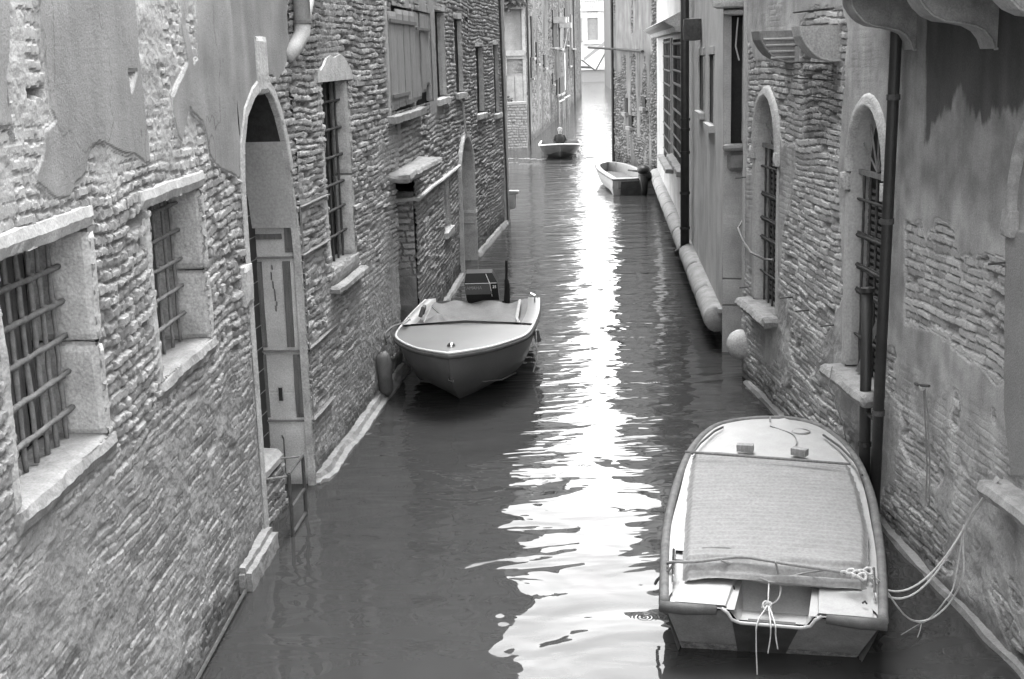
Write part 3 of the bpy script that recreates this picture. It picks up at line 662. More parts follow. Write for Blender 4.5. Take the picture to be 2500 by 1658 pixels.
def farwin(fr,x0,y0,x1,y1,par,m=M_DARK,n=.03,th=.06,sh=False):
    (u0,za)=fr.uv(x0,y0);(u1,zb)=fr.uv(x1,y1);u0,u1=sorted((u0,u1))
    zb,za=sorted((za,zb))
    o=MB().box(fr,u0,u1,zb,za,n,n+th).build('window',m,par)
    MB().box(fr,u0-.1,u1+.1,zb-.12,zb,0,.2).build('sill',M_SILL,o)
    if sh: MB().box(fr,u0-.5,u0-.05,zb,za,.05,.12).box(fr,u1+.05,u1+.5,zb,za,.05,.12).build('shutter',M_WOODD,o)
    return o
for q in [(1293,40,1300,140),(1306,103,1311,155),(1325,134,1330,165),(1293,140,1296,190)]: farwin(L6,*q,H6)
for q in [(1346,25,1358,116),(1363,30,1371,118),(1376,20,1385,110),(1391,35,1402,118),(1346,178,1349,205),(1356,195,1362,230),(1364,190,1374,225),(1386,100,1392,160)]: farwin(L6b,*q,H7,M_WOODD if q[0] in(1363,1391) else M_DARK)
MB().tube([L6.p(1.,12,.1),L6.p(1.2,-.2,.1)],.05,8).build('downpipe',M_IRON,H6)
MB().tube([L6b.p(33,12,.15),L6b.p(33,-.2,.15)],.07,8).build('downpipe',M_IRON,H7)
mb=MB();
for u,z in((8,6.4),(12,6.1),(5,6.3)): mb.box(L6b,u-.7,u+.7,z,z+.35,.1,.9)
mb.build('window_box',M_STONE,H7)
# laundry line on brackets and a hanging cloth
cl=thing('clothes_line',(3.3,86,4),'thin clothes line strung along the far left windows','clothes line')
MB().tube([L6b.p(1,4.7,0),L6b.p(1,4.7,.7)],.03,5).tube([L6b.p(14,6.2,0),L6b.p(14,6.2,.7)],.03,5).build('bracket',M_STONE2,cl)
MB().tube([L6b.p(1,4.7,.6),L6b.p(7,4.5,.6),L6b.p(14,6.2,.6)],.015,5).build('line',M_STONE2,cl)
t=MB().rough(L6b,7.5,8.6,1.9,4.4,.55,.62,.03,.2,3).build('white_cloth',M_STONE,None,L6b.p(8,1.9,.6));tagit(t,'white cloth hanging on the far clothes line','cloth')
# rails along the far water edge
for i,(u0,u1,lb) in enumerate(((2,6.2,'pale handrail at the far left water edge, nearest of two'),(8.4,14,'pale handrail at the far left water edge, farther of two'))):
    mb=MB();mb.tube([L6b.p(u0,1.35,.5),L6b.p(u1,1.35,.6)],.05,6)
    for u in(u0,u1): mb.tube([L6b.p(u,-.3,.5),L6b.p(u,1.35,.5)],.05,6)
    tagit(mb.build('handrail',M_STONE2,None,L6b.p(u0,0,.5)),lb,'handrail','rails at the far water edge')

# ================================================================== PALACE ACROSS THE OPEN WATER
PA_=Frame((20.,199.),(4.,199.),-1)
HP=thing('white_palace',(12,199,0),'bright white palace facade across the open water at the end of the canal','palace')
M_PAL=mat('bright_stone',.72,.8,.06,.5)
MB().box(PA_,-4,24,0,16,-8,0).build('wall',M_PAL,HP);MB().box(PA_,-4.5,24.5,16,16.8,-8.5,.8).build('roof',M_STONE,HP)
MB().box(PA_,-4,24,-.5,1.7,.02,.5).build('quay_base',M_STONE2,HP);MB().box(PA_,-4,24,1.7,2.1,.02,.8).build('string_course',M_PAL,HP)
def pw(x,y): return PA_.uv(x,y)
(ua,za)=pw(1433,45);(ub,zb)=pw(1460,97)
o=MB().box(PA_,ub,ua,zb,za,.02,.08).build('window',M_STONE2,HP)
MB().box(PA_,ub-.5,ub,zb-.6,za+1.,.02,.5).box(PA_,ua,ua+.5,zb-.6,za+1.,.02,.5).box(PA_,ub-.8,ua+.8,za+.05,za+.9,.09,.3).box(PA_,ub-.9,ua+.9,za+1.,za+1.4,.02,.9).box(PA_,ub-.6,ua+.6,zb-.6,zb-.2,.02,.6).build('frame',M_PAL,o)
mb=MB()
for k in range(12):
    u=ub-.9+k*(ua-ub+1.8)/11;mb.tube([PA_.p(u,za+1.5,.8),PA_.p(u,za+1.8,.8),PA_.p(u,za+2.1,.8),PA_.p(u,za+2.5,.8)],[.05,.11,.06,.06],6)
mb.box(PA_,ub-1.2,ua+1.2,za+2.5,za+2.75,.6,1.).box(PA_,ub-1.2,ua+1.2,za+2.76,za+6.,.3,.4).build('balustrade',M_PAL,HP)
for k in range(3): farwin(PA_,1405-k*30,45,1420-k*30,100,HP,M_STONE2)
# footbridge stair seen against the palace
fb=thing('wooden_gangway',(12.5,196,0),'sloping gangway and trestle in front of the white palace','gangway')
MB().hexa([(11.5,196,3.0),(15,196,5.5),(15,195.2,5.5),(11.5,195.2,3.0),(11.5,196,3.5),(15,196,6.1),(15,195.2,6.1),(11.5,195.2,3.5)]).build('ramp',M_STONE2,fb)
MB().tube([(11.2,196,3.2),(13.2,196,1.6)],.12,6).tube([(13.2,196,1.6),(14.6,196,4)],.12,6).tube([(11,196,2.2),(12.6,196,2.1)],.2,6).build('trestle',M_WOODD,fb)

# ================================================================== RIGHT FAR GREY BLOCK
M_DULL=mat('dull_far_stone',.10,.8,.2,.6)
HG=thing('plain_grey_house',(13.4,165,0),'plain smooth grey house at the right end of the canal','house')
G6=Frame((12.05,150.),(20.,150.),1);G6b=Frame((12.05,150),(13.4,180.))
wallgrid('wall',G6,-.0,6,-.4,16,.3,.25,lambda U,Z:(0*U,.075+(fbm(U*.5,Z*.3,3)-.5)*.02),[],HG,M_WALLF)
MB().hexa([(12.07,150.02,-.4),(20,150.02,-.4),(22,181,-.4),(13.4,181,-.4),(12.07,150.02,15.9),(20,150.02,15.9),(22,181,15.9),(13.4,181,15.9)]).build('backing_block',M_DULL,HG)
MB().box(G6,-.25,6,7.3,7.7,0,.3).box(G6,-.25,6,15.9,16.3,-5,.3).build('cornice',M_DULL,HG)
MB().box(G6,-.3,5,.3,1.2,0.,.35).build('water_ledge',M_SILL,HG)

# ================================================================== RIGHT HOUSE 5 (patchy plaster)
H8=thing('patchy_plaster_house',(4.8,50,0),'narrow house with patchy peeling plaster behind the moored open boat','house')
T5=11.6
def hf_R5(U,Z):
    h1,p1,r1=bricks(U,Z,.3,.1,.01,.02,.06,.04,.15,.08,91)
    k=sstep(-.05,.04,fbm(U*1.0+3,Z*.45+5,4)-.5+.12*sstep(3.9,2.6,Z)-.2*sstep(4.2,4.4,Z))
    k=np.maximum(k,sstep(.9,.5,U+(fbm(U*2,Z*2)-.5)*.6))
    c=mixh(.15+streak(U,Z,4,7)*.14+(fbm(U*2,Z*2,4)-.5)*.1+.05*sstep(4.3,4.6,Z),.09+.15*r1*p1,k)
    return mixh(.05+0*U,h1,k),c*(1-.5*sstep(.8,.2,Z+(fbm(U,Z)-.5)*.5))
wallgrid('wall',R5,-.4,R5.L,-.4,8,.035,.03,hf_R5,[],H8)
upper(H8,R5,-.4,R5.L,8,T5,.25,[(1.5,8.6,1,1.8),(5,8.6,1,1.8)],8)
backing(H8,R5,-.4,R5.L-.1,T5);MB().box(R5,R5.L-.1,R5.L,-.4,T5-.03,-5,-.03).build('end_wall',M_BACK,H8)
MB().tube([R5.p(8.2,8,.10),R5.p(8.25,-.2,.10)],.055,8).build('downpipe',M_PIPE,H8)
for q in [(1530,238,1536,275),(1574,236,1581,262),(1540,280,1548,310)]: farwin(R5,*q,H8)
cp=thing('iron_rod',(4.5,54,4.2),'horizontal black iron rod jutting over the canal from the patchy house','rod')
a=plane_pt(1452,121,4.62);
MB().tube([(R5.p(R5.L,4.5,0)[0]-1.0,54.2,4.62),R5.p(7.0,4.52,.12),R5.p(1.9,4.42,.12)],.05,6).build('rod',M_IRON,cp)
MB().tube([R5.p(7.,4.52,.0),R5.p(7,4.52,.14)],.04,6).tube([R5.p(3,4.46,.0),R5.p(3,4.46,.14)],.04,6).build('bracket',M_IRON,cp)

# ================================================================== RIGHT HOUSE 4 (smooth light plaster)
H9=thing('smooth_plaster_house',(4,30,0),'smooth light plastered house with a round stone plinth and hooded windows','house')
pm_=[(1708,135,1724,280),(1733,130,1745,310)]
def hf_R4(U,Z):
    c=.44+streak(U,Z,1.5,5)*.06+(fbm(U*.8,Z*.4,3)-.5)*.05
    c=c-.06*sstep(.55,.6,fbm(U*2,Z*.3+3,3))*sstep(3.2,2.6,Z)
    return (fbm(U*.8,Z*.8,2)-.5)*.02,c
r4w=[rect(14.3,18.6,1.55,4.75),rect(9.0,13.4,1.95,4.7),rect(3.75,4.85,3.4,4.36),rect(1.65,2.55,3.3,4.38)]
wallgrid('wall',R4,0,R4.L,.62,6.,.08,.05,hf_R4,r4w,H9)
upper(H9,R4,0,R4.L,6.,TOP+2,.38,[(2,8,1.,1.8),(7,8,1.,1.8),(12,8,1.,1.8),(18,8,1.,1.8),(2,12,1.,1.6),(7,12,1.,1.6),(12,12,1.,1.6),(18,12,1,1.6)],14,None,.2)
backing(H9,R4,0.45,R4.L,TOP+2)
for i,(a,b,c,d) in enumerate(((14.3,18.6,1.55,4.75),(9.0,13.4,1.95,4.7))):
    o=MB().box(R4,a-.1,b+.1,c-.1,d+.1,-.34,-.3).build('window',M_DARK,H9);o['label']=('farther' if i==0 else 'nearer')+' tall dark grilled window with a dripping sill'
    MB().box(R4,a-.02,a+.14,c,d,-.3,.05).box(R4,b-.14,b+.02,c,d,-.3,.05).build('frame',M_STONE2,o)
    MB().rough(R4,a-.3,b+.3,c-.14,c,-.3,.22,.03,.15,i,rnd=.02).build('sill',M_SILL,o)
    mb=MB()
    for k in range(12): mb.tube([R4.p(a+.2+(b-a-.4)*k/11,c,.02),R4.p(a+.2+(b-a-.4)*k/11,d,.02)],.03,6,jit=.2)
    for k in range(9): mb.tube([R4.p(a+.1,c+.2+(d-c-.3)*k/8,.04),R4.p(b-.1,c+.2+(d-c-.3)*k/8,.04)],.03,6,jit=.2)
    mb.build('grille',M_IRON,o)
    MB().rough(R4,a+1.0,b-1.0,c,d-.1,-.28,-.1,.01,.2,5).build('shutter',M_WOODD,o)
M_HOOD=M_STONE2
mb=MB()
for a,b,z in((9.,23.6,4.85),):
    k=[(0,z-.02),(.20,z-.02),(.24,z+.08),(.40,z+.16),(.46,z+.22),(.05,z+.42),(0,z+.42)]
    n=12
    for i in range(n):
        u0=a+(b-a)*i/n;u1=a+(b-a)*(i+1)/n-.004
        vs=[R4.p(u0,q[1],q[0]) for q in k]+[R4.p(u1,q[1],q[0]) for q in k];L=len(k)
        mb.add(vs,[(j,(j+1)%L,L+(j+1)%L,L+j) for j in range(L)]+[tuple(range(L))[::-1],tuple(range(L,2*L))])
mb.build('window_hood',M_STONE,H9)
slotwin(R4,3.75,4.85,3.4,4.36,H9,False,3,.015,M_PLAST);slotwin(R4,1.65,2.55,3.3,4.38,H9,False,5,.015,M_PLAST)
dp=MB().tube([R4.p(6.95,8,.14),R4.p(6.95,3.2,.14),R4.p(6.95,.62,.14)],[.085,.085,.09],12).tube([R4.p(6.95,.62,.14),R4.p(7.0,.52,.17),R4.p(7.1,.44,.28)],[.09,.09,.08],12).build('downpipe',M_PIPE,H9,smooth=True)
mb=MB()
for z in(3.15,2.95,2.5,1.0,1.7): mb.tube([R4.p(6.95,z,.14),R4.p(6.95,z-.05,.14)],.105,12)
mb.build('pipe_collar',M_PIPE,dp)
# round plinth moulding in blocks
mb=MB();u=.12;k=0;r_=np.random.RandomState(5)
while u<23.5:
    l=1.7+r_.rand()*1.3;n=9
    if not(6.6<u+l*.5<7.3 and False):
        pts=[R4.p(u+.006+(l-.012)*i/n,.47+.012*(r_.rand()-.5),.07) for i in range(n+1)]
        rr=[.185]+[.192+.006*r_.rand() for _ in range(n-1)]+[.185]
        mb.tube(pts,rr,14,jit=.025)
    u+=l
mb.build('round_plinth',M_SILL,H9,smooth=True)
MB().box(R4,0,R4.L,-.4,.62,-.6,-.10).build('foundation',M_BACK,H9)
MB().box(R4,0,R4.L,.6,.66,-.1,.06).build('plinth_cap',M_SILL,H9)
# canal-end return of this house, facing the camera
E4=Frame((3.16,19.5),(3.52,19.42),1)
def hf_E4(U,Z):
    j=(np.abs(Z-1.12)<.008)|(np.abs(Z-.72)<.006)
    return (fbm(U*6,Z*6,3)-.5)*.014-.01*j,np.where(j,.1,.34+(fbm(U*5,Z*3,3)-.5)*.1+.02*sstep(3,2.9,Z))
wallgrid('end_wall',E4,0,.36,.0,7.,.012,.02,hf_E4,[rect(.12,.26,3.12,4.95)],H9)
MB().box(E4,0,.36,7,TOP+2,-.5,-.01).box(E4,.0,.36,-.4,.62,-.5,-.02).build('corner_pier',M_PLAST,H9)
o=MB().box(E4,.06,.34,3.05,5.,-.22,-.20).build('window',M_DARK,H9)
MB().rough(E4,.26,.31,3.12,4.95,-.2,.02,.003,.05,1).build('frame',M_STONE,o)
MB().rough(E4,-.16,.36,5.03,5.25,-.1,.32,.006,.06,2,rnd=.02).rough(E4,-.02,.34,4.93,5.02,-.1,.2,.006,.06,3,rnd=.02).build('hood',M_STONE,o)
MB().rough(E4,.0,.34,3.02,3.12,-.1,.24,.006,.05,5,rnd=.015).rough(E4,.06,.33,2.72,3.01,-.1,.12,.008,.05,6,rnd=.03).build('sill',M_SILL,o)
MB().tube([E4.p(.2,4.9,.02),E4.p(.17,4.5,.03),E4.p(.22,4.3,.03)],.012,5).build('cable',M_ZINC,o)
bs=MB().ball((3.17,17.95,.46),.21,14,(.95,1.0,1.),amp=.03).build('round_fender_stone',M_STONE,None,(3.24,18.25,.2),smooth=True);tagit(bs,'round white stone knob at the corner by the water','stone knob')
# dark leaning shutter, built as a plain box
lp=MB().rough(R4,4.3,4.7,4.62,5.0,.0,.32,.004,.1,3).build('leaning_shutter',M_IRON,None,R4.p(4.5,4.6,0));tagit(lp,'dark leaning shutter, built as a small box on smooth plaster wall','lamp box')

# ================================================================== RIGHT HOUSE 3 (arched windows, balcony)
HA=thing('arched_window_house',(3.5,13,0),'brick and plaster house at near right with two arched barred windows and a balcony','house')
bk=[R3.poly([(2215,540),(2255,545),(2265,592),(2290,540),(2325,548),(2350,632),(2400,625),(2466,640),(2466,925),(2440,938),(2400,890),(2340,850),(2280,800),(2215,790)]),
    R3.poly([(1945,360),(1960,60),(1985,20),(2060,20),(2075,75),(2062,245),(2050,420),(2062,720),(2020,820),(1985,800),(1905,700),(1915,560),(1940,480)]),
    R3.poly([(1830,100),(1848,150),(1955,170),(1950,350),(1915,350),(1890,205),(1850,260),(1838,420),(1828,420)])]
st_=[R3.poly([(2266,20),(2268,340),(2275,335),(2285,300),(2305,275),(2330,270),(2342,240),(2354,215),(2366,235),(2380,275),(2400,290),(2418,305),(2432,285),(2450,275),(2475,268),(2560,262),(2700,250),(2700,-80),(2266,-80)])]
st2=[R3.poly([(1955,150),(1975,350),(2010,360),(2055,300),(2060,150)])]
bk2=[R3.poly([(2160,1200),(2200,1180),(2240,1200),(2270,1260),(2330,1390),(2300,1400),(2240,1330),(2150,1280)]),R3.poly([(2420,1440),(2440,1420),(2500,1560),(2520,1640),(2480,1600)]),
     R3.poly([(1935,930),(1960,900),(2040,960),(2060,1040),(1990,1050),(1900,960)]),R3.poly([(1826,750),(1840,760),(1850,850),(1990,1040),(1950,1045),(1822,930)])]
def hf_R3(U,Z):
    h1,p1,r1=bricks(U,Z,.34,.068,.006,.010,.023,.016,.06,.05,101,.3)
    rough=(fbm(U*5,Z*5,4)-.5)*.03+(fbm(U*28,Z*28,3)-.5)*.008
    c1=mixh(.24+0*U,.28+.16*r1,p1)
    d=np.maximum(plastmask(bk,U,Z,.035),plastmask(bk2,U,Z,.04))
    rnd=(fbm(U*1.7+4,Z*2+7,3)-.665)-.6*sstep(1.7,2.3,Z);d=np.maximum(d,rnd)
    k=sstep(-.006,.008,d);rim=np.clip(np.exp(-((d+.014)/.010)**2)*(.3+.8*noise(U*9,Z*9)),0,1)
    lowz=sstep(1.9,1.2,Z)
    cp_=.32+(fbm(U*5,Z*5,5)-.5)*.24+streak(U,Z,6,9)*.14+streak(U,Z,24,4)*.05+.05*sstep(2.5,1.5,Z)*sstep(3.2,1.5,U)
    hp=mixh(.026+(fbm(U*2,Z*2)-.5)*.014,rough*1.2+.022+h1*.40*sstep(.45,.62,fbm(U*1.6+8,Z*1.6+1,3)),np.clip(lowz*.9+.3*sstep(3,5,U),0,1))
    dk=sstep(3.2,3.5,Z+(fbm(U*3,Z*.6)-.5)*.5)*sstep(2.9,2.6,U)
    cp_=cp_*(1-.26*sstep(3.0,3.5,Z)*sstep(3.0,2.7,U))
    cp_=mixh(cp_,.42,rim*.7);hp=hp-.012*rim
    h=mixh(hp,h1-.004,k);c=mixh(cp_,c1,k)
    s=sstep(-.03,.04,plastmask(st_,U,Z,.04)+streak(U,Z,14,2)*.22);c=mixh(c,.065+.05*fbm(U*7,Z*1.5,4),s)
    s=sstep(-.05,.12,plastmask(st2,U,Z,.08));c=mixh(c,c*.5,s)
    k2=((Z>3.9)&(Z<6)&(U>5.0)&(U<6.6));jj=(np.abs((Z*5.5+.35)%1-.5)>.46)&k2;h=h-.015*jj;c=np.where(jj,.12,c)
    sm=sstep(.0,.02,plastmask([R3.poly([(2466,560),(2700,560),(2700,1190),(2480,1165),(2462,1000)])],U,Z,.01));h=mixh(h,.045,sm);c=mixh(c,.24,sm)
    # iron rust drips
    c=c*(1-.62*sstep(.32,.06,Z+(fbm(U*4,Z*6)-.5)*.35))
    return h,c
wA=arch(7.22,8.34,1.22,3.22,3.88);wB=arch(3.24,4.30,1.26,3.25,3.90)
wallgrid('wall',R3,-.3,R3.L,-.35,6.,.0135,.0135,hf_R3,[wA,wB],HA)
wallgrid('wall',R3,-9,-.3,-.35,6.,.06,.06,hf_R3,[],HA)
upper(HA,R3,-9,R3.L,6.,TN,.28,[(-3,6.6,1.,1.8),(1,6.6,1.,1.8),(5,6.6,1.,1.8)],17)
backing(HA,R3,-9,R3.L,TN)
MB().hexa([R3.p(R3.L,-.4,0),(3.52,19.5,-.4),(4.5,19.5,-.4),R3.p(R3.L,-.4,-1.5),R3.p(R3.L,TN,0),(3.52,19.5,TN),(4.5,19.5,TN),R3.p(R3.L,TN,-1.5)]).build('corner_wall',M_PLAST,HA)
MB().rough(R3,R3.L-.13,R3.L+.02,.9,7,-.1,.05,.006,.08,3).build('corner_pilaster',M_PLAST,HA)
for nm,ol,(u0,u1),z0,sd,lb in (('A',wA,(7.22,8.34),1.22,1,'arched barred window farther along the wall'),('B',wB,(3.24,4.30),1.26,2,'arched barred window behind the black downpipes')):
    o=MB().face(R3,[(a,b) for a,b in arch(u0-.05,u1+.05,z0-.1,3.25,3.93)],-.18).build('window',M_DARK,HA);o['label']=lb
    up=[q for q in ol if q[1]>=3.17]
    MB().sweep(R3,ol,[(0,-.18),(0,.0),(0,.02)],amp=.006).build('reveal',M_PLAST,o)
    MB().sweep(R3,up,[(-.005,.0),(.0,.05),(.035,.075),(.06,.05),(.10,.06),(.135,.03),(.14,-.01)],amp=.004).build('arch_moulding',M_STONE,o,smooth=True)
    MB().rough(R3,u1,u1+.17,3.06,3.24,-.44,.09,.008,.05,sd).rough(R3,u0-.15,u0,3.06,3.24,-.44,.09,.008,.05,sd+3).build('impost',M_STONE,o)
    MB().rough(R3,u1-.01,u1+.14,z0,3.05,-.42,.04,.006,.06,sd+5).rough(R3,u0-.11,u0+.01,z0,3.05,-.42,.04,.006,.06,sd+6).build('frame',M_PLAST,o)
    MB().rough(R3,u0-.16,u1+.22,z0-.15,z0-.01,-.44,.24,.025,.05,sd+7,rnd=.025).build('sill',M_SILL,o)
    cols(R3,u0+.03,u1-.03,z0,3.25,5,[1.6,2.05,2.3,2.62,2.98],-.08,.014,o,M_IRON,loop=False)
    mb=MB();mb.box(R3,u0,u1,3.22,3.27,-.10,-.06)
    c=(u0+u1)/2
    for a in(-60,-30,0,30,60): mb.tube([R3.p(c,3.27,-.08),R3.p(c+math.sin(R(a))*.5,3.27+math.cos(R(a))*.52,-.08)],.010,6)
    mb.build('fanlight',M_IRONL,o)
    mb=MB()
    for z in(2.05,2.62,2.3): mb.box(R3,u0,u1,z-.03,z+.03,-.075,-.06)
    mb.build('crossbar',M_IRON,o)
    mb=MB()
    for k in range(26): mb.box(R3,u0+.25,u1-.05,1.3+k*.07,1.33+k*.07,-.175,-.15)
    mb.build('blind',M_WOODD,o)
pk=MB().tube([R3.p(3.95,1.28,.0),R3.p(3.62,1.95,-.12)],.035,4).build('leaning_board',M_WOOD,None,R3.p(3.9,1.27,0));tagit(pk,'broken board leaning inside the sill of the nearer arched window','board')
# pipes
p1=MB().tube([R3.p(3.34,2.24,.13),R3.p(3.30,1.2,.13),R3.p(3.24,-.3,.13)],.055,12).build('short_black_pipe',M_PIPE,HA,smooth=True)
mb=MB()
for z in(2.2,1.12,.7): mb.tube([R3.p(3.33-.03*(2.2-z),z,.13),R3.p(3.33-.03*(2.2-z),z+.04,.13)],.065,12)
mb.build('pipe_collar',M_PIPE,p1)
p2=MB().tube([R3.p(2.76,6.5,.12),R3.p(2.79,4.5,.12),R3.p(2.9,2.2,.12),R3.p(3.0,-.3,.12)],.052,12).build('tall_black_pipe',M_PIPE,HA,smooth=True)
mb=MB()
for z,u in((2.9,2.87),(1.1,2.95),(4.0,2.81)): mb.tube([R3.p(u,z,.12),R3.p(u,z+.05,.12)],.062,12)
mb.box(R3,2.9,3.35,1.02,1.05,.1,.14).build('pipe_collar',M_IRON,p2)
def corbel(u0,u1,prof,name,m,par,seed=0):
    n=3;mb=MB();L=len(prof)
    mb.add([R3.p(u0,q[1],q[0]) for q in prof]+[R3.p(u1,q[1],q[0]) for q in prof],[(j,(j+1)%L,L+(j+1)%L,L+j) for j in range(L)]+[tuple(range(L))[::-1],tuple(range(L,2*L))])
    # raised rim following the profile on the side towards the camera
    ring=[R3.p(u0-.012,q[1],q[0]) for q in prof[:-1]]
    mb.tube(ring,.012,6)
    return mb.build(name,m,par)
pq=[(-.1,4.33),(.10,4.33),(.20,4.355),(.29,4.41),(.36,4.49),(.41,4.58),(.43,4.68),(-.1,4.68)]
corbel(4.78,5.12,pq,'broken_corbel',M_STONE,HA)
corbel(6.50,6.92,[(a,b-.02) for a,b in pq],'broken_corbel',mat('stained_stone',.2,.85,.3,6,.006,30),HA)
mb=MB()
for k in range(4): mb.tube([R3.p(6.49,4.36+.07*k,.02),R3.p(6.49,4.36+.07*k,.30+.03*k)],.016,6)
mb.build('corbel_moulding',M_STONE2,HA)
BP=[(-.1,4.43),(.05,4.43),(.075,4.50),(.12,4.56),(.19,4.60),(.30,4.625),(.40,4.64),(.48,4.68),(.54,4.74),(.585,4.81),(.60,4.90),(-.1,4.90)]
bal=MB().rough(R3,-6,3.55,4.90,5.06,-.3,.72,.006,.15,2).build('balcony',M_SILL,HA)
M_STN=mat('weathered_bracket',.30,.85,.35,7,.008,30)
for u0,m,s in((2.56,M_STN,1),(.86,M_STN,1.08),(-.62,M_STONE,1.1)):
    o=corbel(u0,u0+.26,[(a*s,b) for a,b in BP],'balcony_bracket',m,bal)
MB().rough(R3,-6,3.5,5.06,6.0,.55,.68,.006,.2,4).build('balcony_parapet',M_STONE2,bal)
MB().rough(R3,-6,R3.L-.2,-.35,.05,-.1,.16,.035,.07,5,rnd=.07).build('water_ledge',M_SILL,HA)
# third arch at the picture edge
a3=arch(-.9,.40,2.2,3.35,4.1)
MB().sweep(R3,a3[5:-5],[(0,-.05),(0,.05),(.05,.09),(.09,.06),(.14,.03),(.15,-.01)],amp=.004).build('arch_moulding',M_STN,HA,smooth=True)
MB().rough(R3,.36,.56,3.1,3.3,-.1,.09,.02,.04,5).rough(R3,-.9,.42,1.18,1.32,-.1,.22,.02,.05,6,rnd=.02).build('impost',M_STN,HA)
# iron pins in the wall
mb=MB()
for x,y in((1965,757),(2028,793),(1925,725),(1812,432),(1822,700),(2455,640)):
    u,z=R3.uv(x+14,y);mb.tube([R3.p(u,z,0),R3.p(u,z-.01,.17)],.010,5)
mb.build('iron_pin',M_IRON,HA)
ringt=thing('mooring_ring_rope',R3.p(1.9,1.62,.1),'thin doubled rope hanging in a long loop from an iron hook on the right wall','rope')
MB().tube([R3.p(2.35,1.55,.0),R3.p(1.95,1.64,.12),R3.p(1.75,1.68,.10)],.013,6).build('hook',M_IRON,ringt)
MB().tube([R3.p(1.93,1.62,.08),R3.p(1.90,1.3,.06),R3.p(1.86,.95,.05),R3.p(1.84,.66,.05),R3.p(1.80,.60,.05),R3.p(1.77,.66,.05),R3.p(1.80,1.0,.05),R3.p(1.86,1.4,.06),R3.p(1.90,1.62,.08)],.007,6).build('rope_loop',M_ROPED,ringt)
MB().ball(R3.p(1.9,1.63,.10),.03,6,amp=.4).build('knot',M_ROPE,ringt)
ch=MB().tube([E4.p(.34,2.1,.05),R3.p(8.9,2.08,.12),R3.p(8.6,1.95,.12),R3.p(8.2,1.86,.10),R3.p(7.7,1.85,.06),R3.p(7.3,1.9,.04)],.016,6,jit=.4).build('chain',M_IRONL,None,R3.p(8.4,1.9,.1));tagit(ch,'short chain slung across the arched window far jamb','chain')
cd=MB().tube([R3.p(4.1,1.30,.22),R3.p(4.08,1.1,.26),R3.p(4.08,.7,.10),R3.p(4.06,.45,.06)],.006,5).build('string',M_ROPED,None,R3.p(4.1,1.3,.2));tagit(cd,'thin string hanging from nearer arched window sill','string')

# ================================================================== BOATS
def catmull(P,n=6,closed=False):
    P=[np.array(q,float) for q in P];out=[];L=len(P)
    for i in range(L-1):
        p0=P[max(i-1,0)];p1=P[i];p2=P[i+1];p3=P[min(i+2,L-1)]
        for j in range(n):
            t=j/n;out.append(.5*((2*p1)+(-p0+p2)*t+(2*p0-5*p1+4*p2-p3)*t*t+(-p0+3*p1-3*p2+p3)*t**3))
    out.append(P[-1]);return out
# ---- near boat with the woven cover
NB=thing('covered_motorboat',(1.9,11.0,0),'white motorboat with a blunt bow moored stern first at bottom right','boat')
gz=[(1622,1478,.46),(1628,1300,.50),(1655,1180,.54),(1690,1100,.57),(1740,1050,.59),(1800,1032,.60),(1880,1026,.61),(1960,1033,.60),(2020,1056,.59),(2080,1110,.57),(2122,1200,.54),(2142,1300,.50),(2152,1400,.48),(2155,1525,.46)]
G=[plane_pt(*q) for q in gz];G[-1]=plane_pt(2155,1522,.46)
Gs=catmull(G,5);SL=np.array(G[0]);SR=np.array(G[-1]);CT=np.array((2.1,11.3,0))
across=(SR-SL);bw_=np.linalg.norm(across[:2]);ax=across/np.linalg.norm(across);fw=np.array((-ax[1],ax[0],0));fw/=np.linalg.norm(fw)
def nb(s,t,z): q=SL+across*s+fw*t;return (q[0],q[1],z)
def inset(P,d):
    out=[]
    for q in P:
        v=np.array((CT[0]-q[0],CT[1]-q[1]));l=np.hypot(*v);v/=l;out.append((q[0]+v[0]*d,q[1]+v[1]*d,q[2]))
    return out
n=len(Gs)
low=[];mid=[]
WL0=np.array(plane_pt(1664,1580,.0));WL1=np.array(plane_pt(2092,1604,.0))
for i,q in enumerate(Gs):
    k=i/(n-1);c=np.array(q)
    base=WL0*(1-k)+WL1*k
    def shr(f): return CT[:2]+(c[:2]-CT[:2])*f
    e=max(0,1-min(i,n-1-i)/7.)
    a=shr(.90);b=shr(.82)
    a=a*(1-e)+(base[:2]*.5+c[:2]*.5)*e;b=b*(1-e)+base[:2]*e
    mid.append((a[0],a[1],.16));low.append((b[0],b[1],-.12))
mb=MB();vs=[tuple(q) for q in Gs]+mid+low
fs=[(i,i+1,n+i+1,n+i) for i in range(n-1)]+[(n+i,n+i+1,2*n+i+1,2*n+i) for i in range(n-1)]
mb.add(vs,fs)
M_HULLN=mat('near_hull_paint',.16,.5,.3,5,spec=.3)
hull=mb.build('hull',M_HULLN,NB,smooth=True)
# transom: painted wings, dark centre panel, fouled foot
def tr(s,h,o=0.):  # s across, h 0 bottom..1 top
    top=SL*(1-s)+SR*s;bot=WL0*(1-s)+WL1*s
    q=bot*(1-h)+top*h;q=q-fw*o;return tuple(q)
def trq(a,b,c,d,o,name,m,par=NB,z=0):
    mb=MB();N=8
    P=[[None]*(N+1) for _ in range(N+1)]
    vs=[];
    for i in range(N+1):
        for j in range(N+1):
            s=(a[0]*(1-i/N)+b[0]*i/N)*(1-j/N)+(d[0]*(1-i/N)+c[0]*i/N)*j/N
            h=(a[1]*(1-i/N)+b[1]*i/N)*(1-j/N)+(d[1]*(1-i/N)+c[1]*i/N)*j/N
            vs.append(tr(s,h,o))
    fs=[(i*(N+1)+j,(i+1)*(N+1)+j,(i+1)*(N+1)+j+1,i*(N+1)+j+1) for i in range(N) for j in range(N)]
    mb.add(vs,fs);return mb.build(name,m,par)
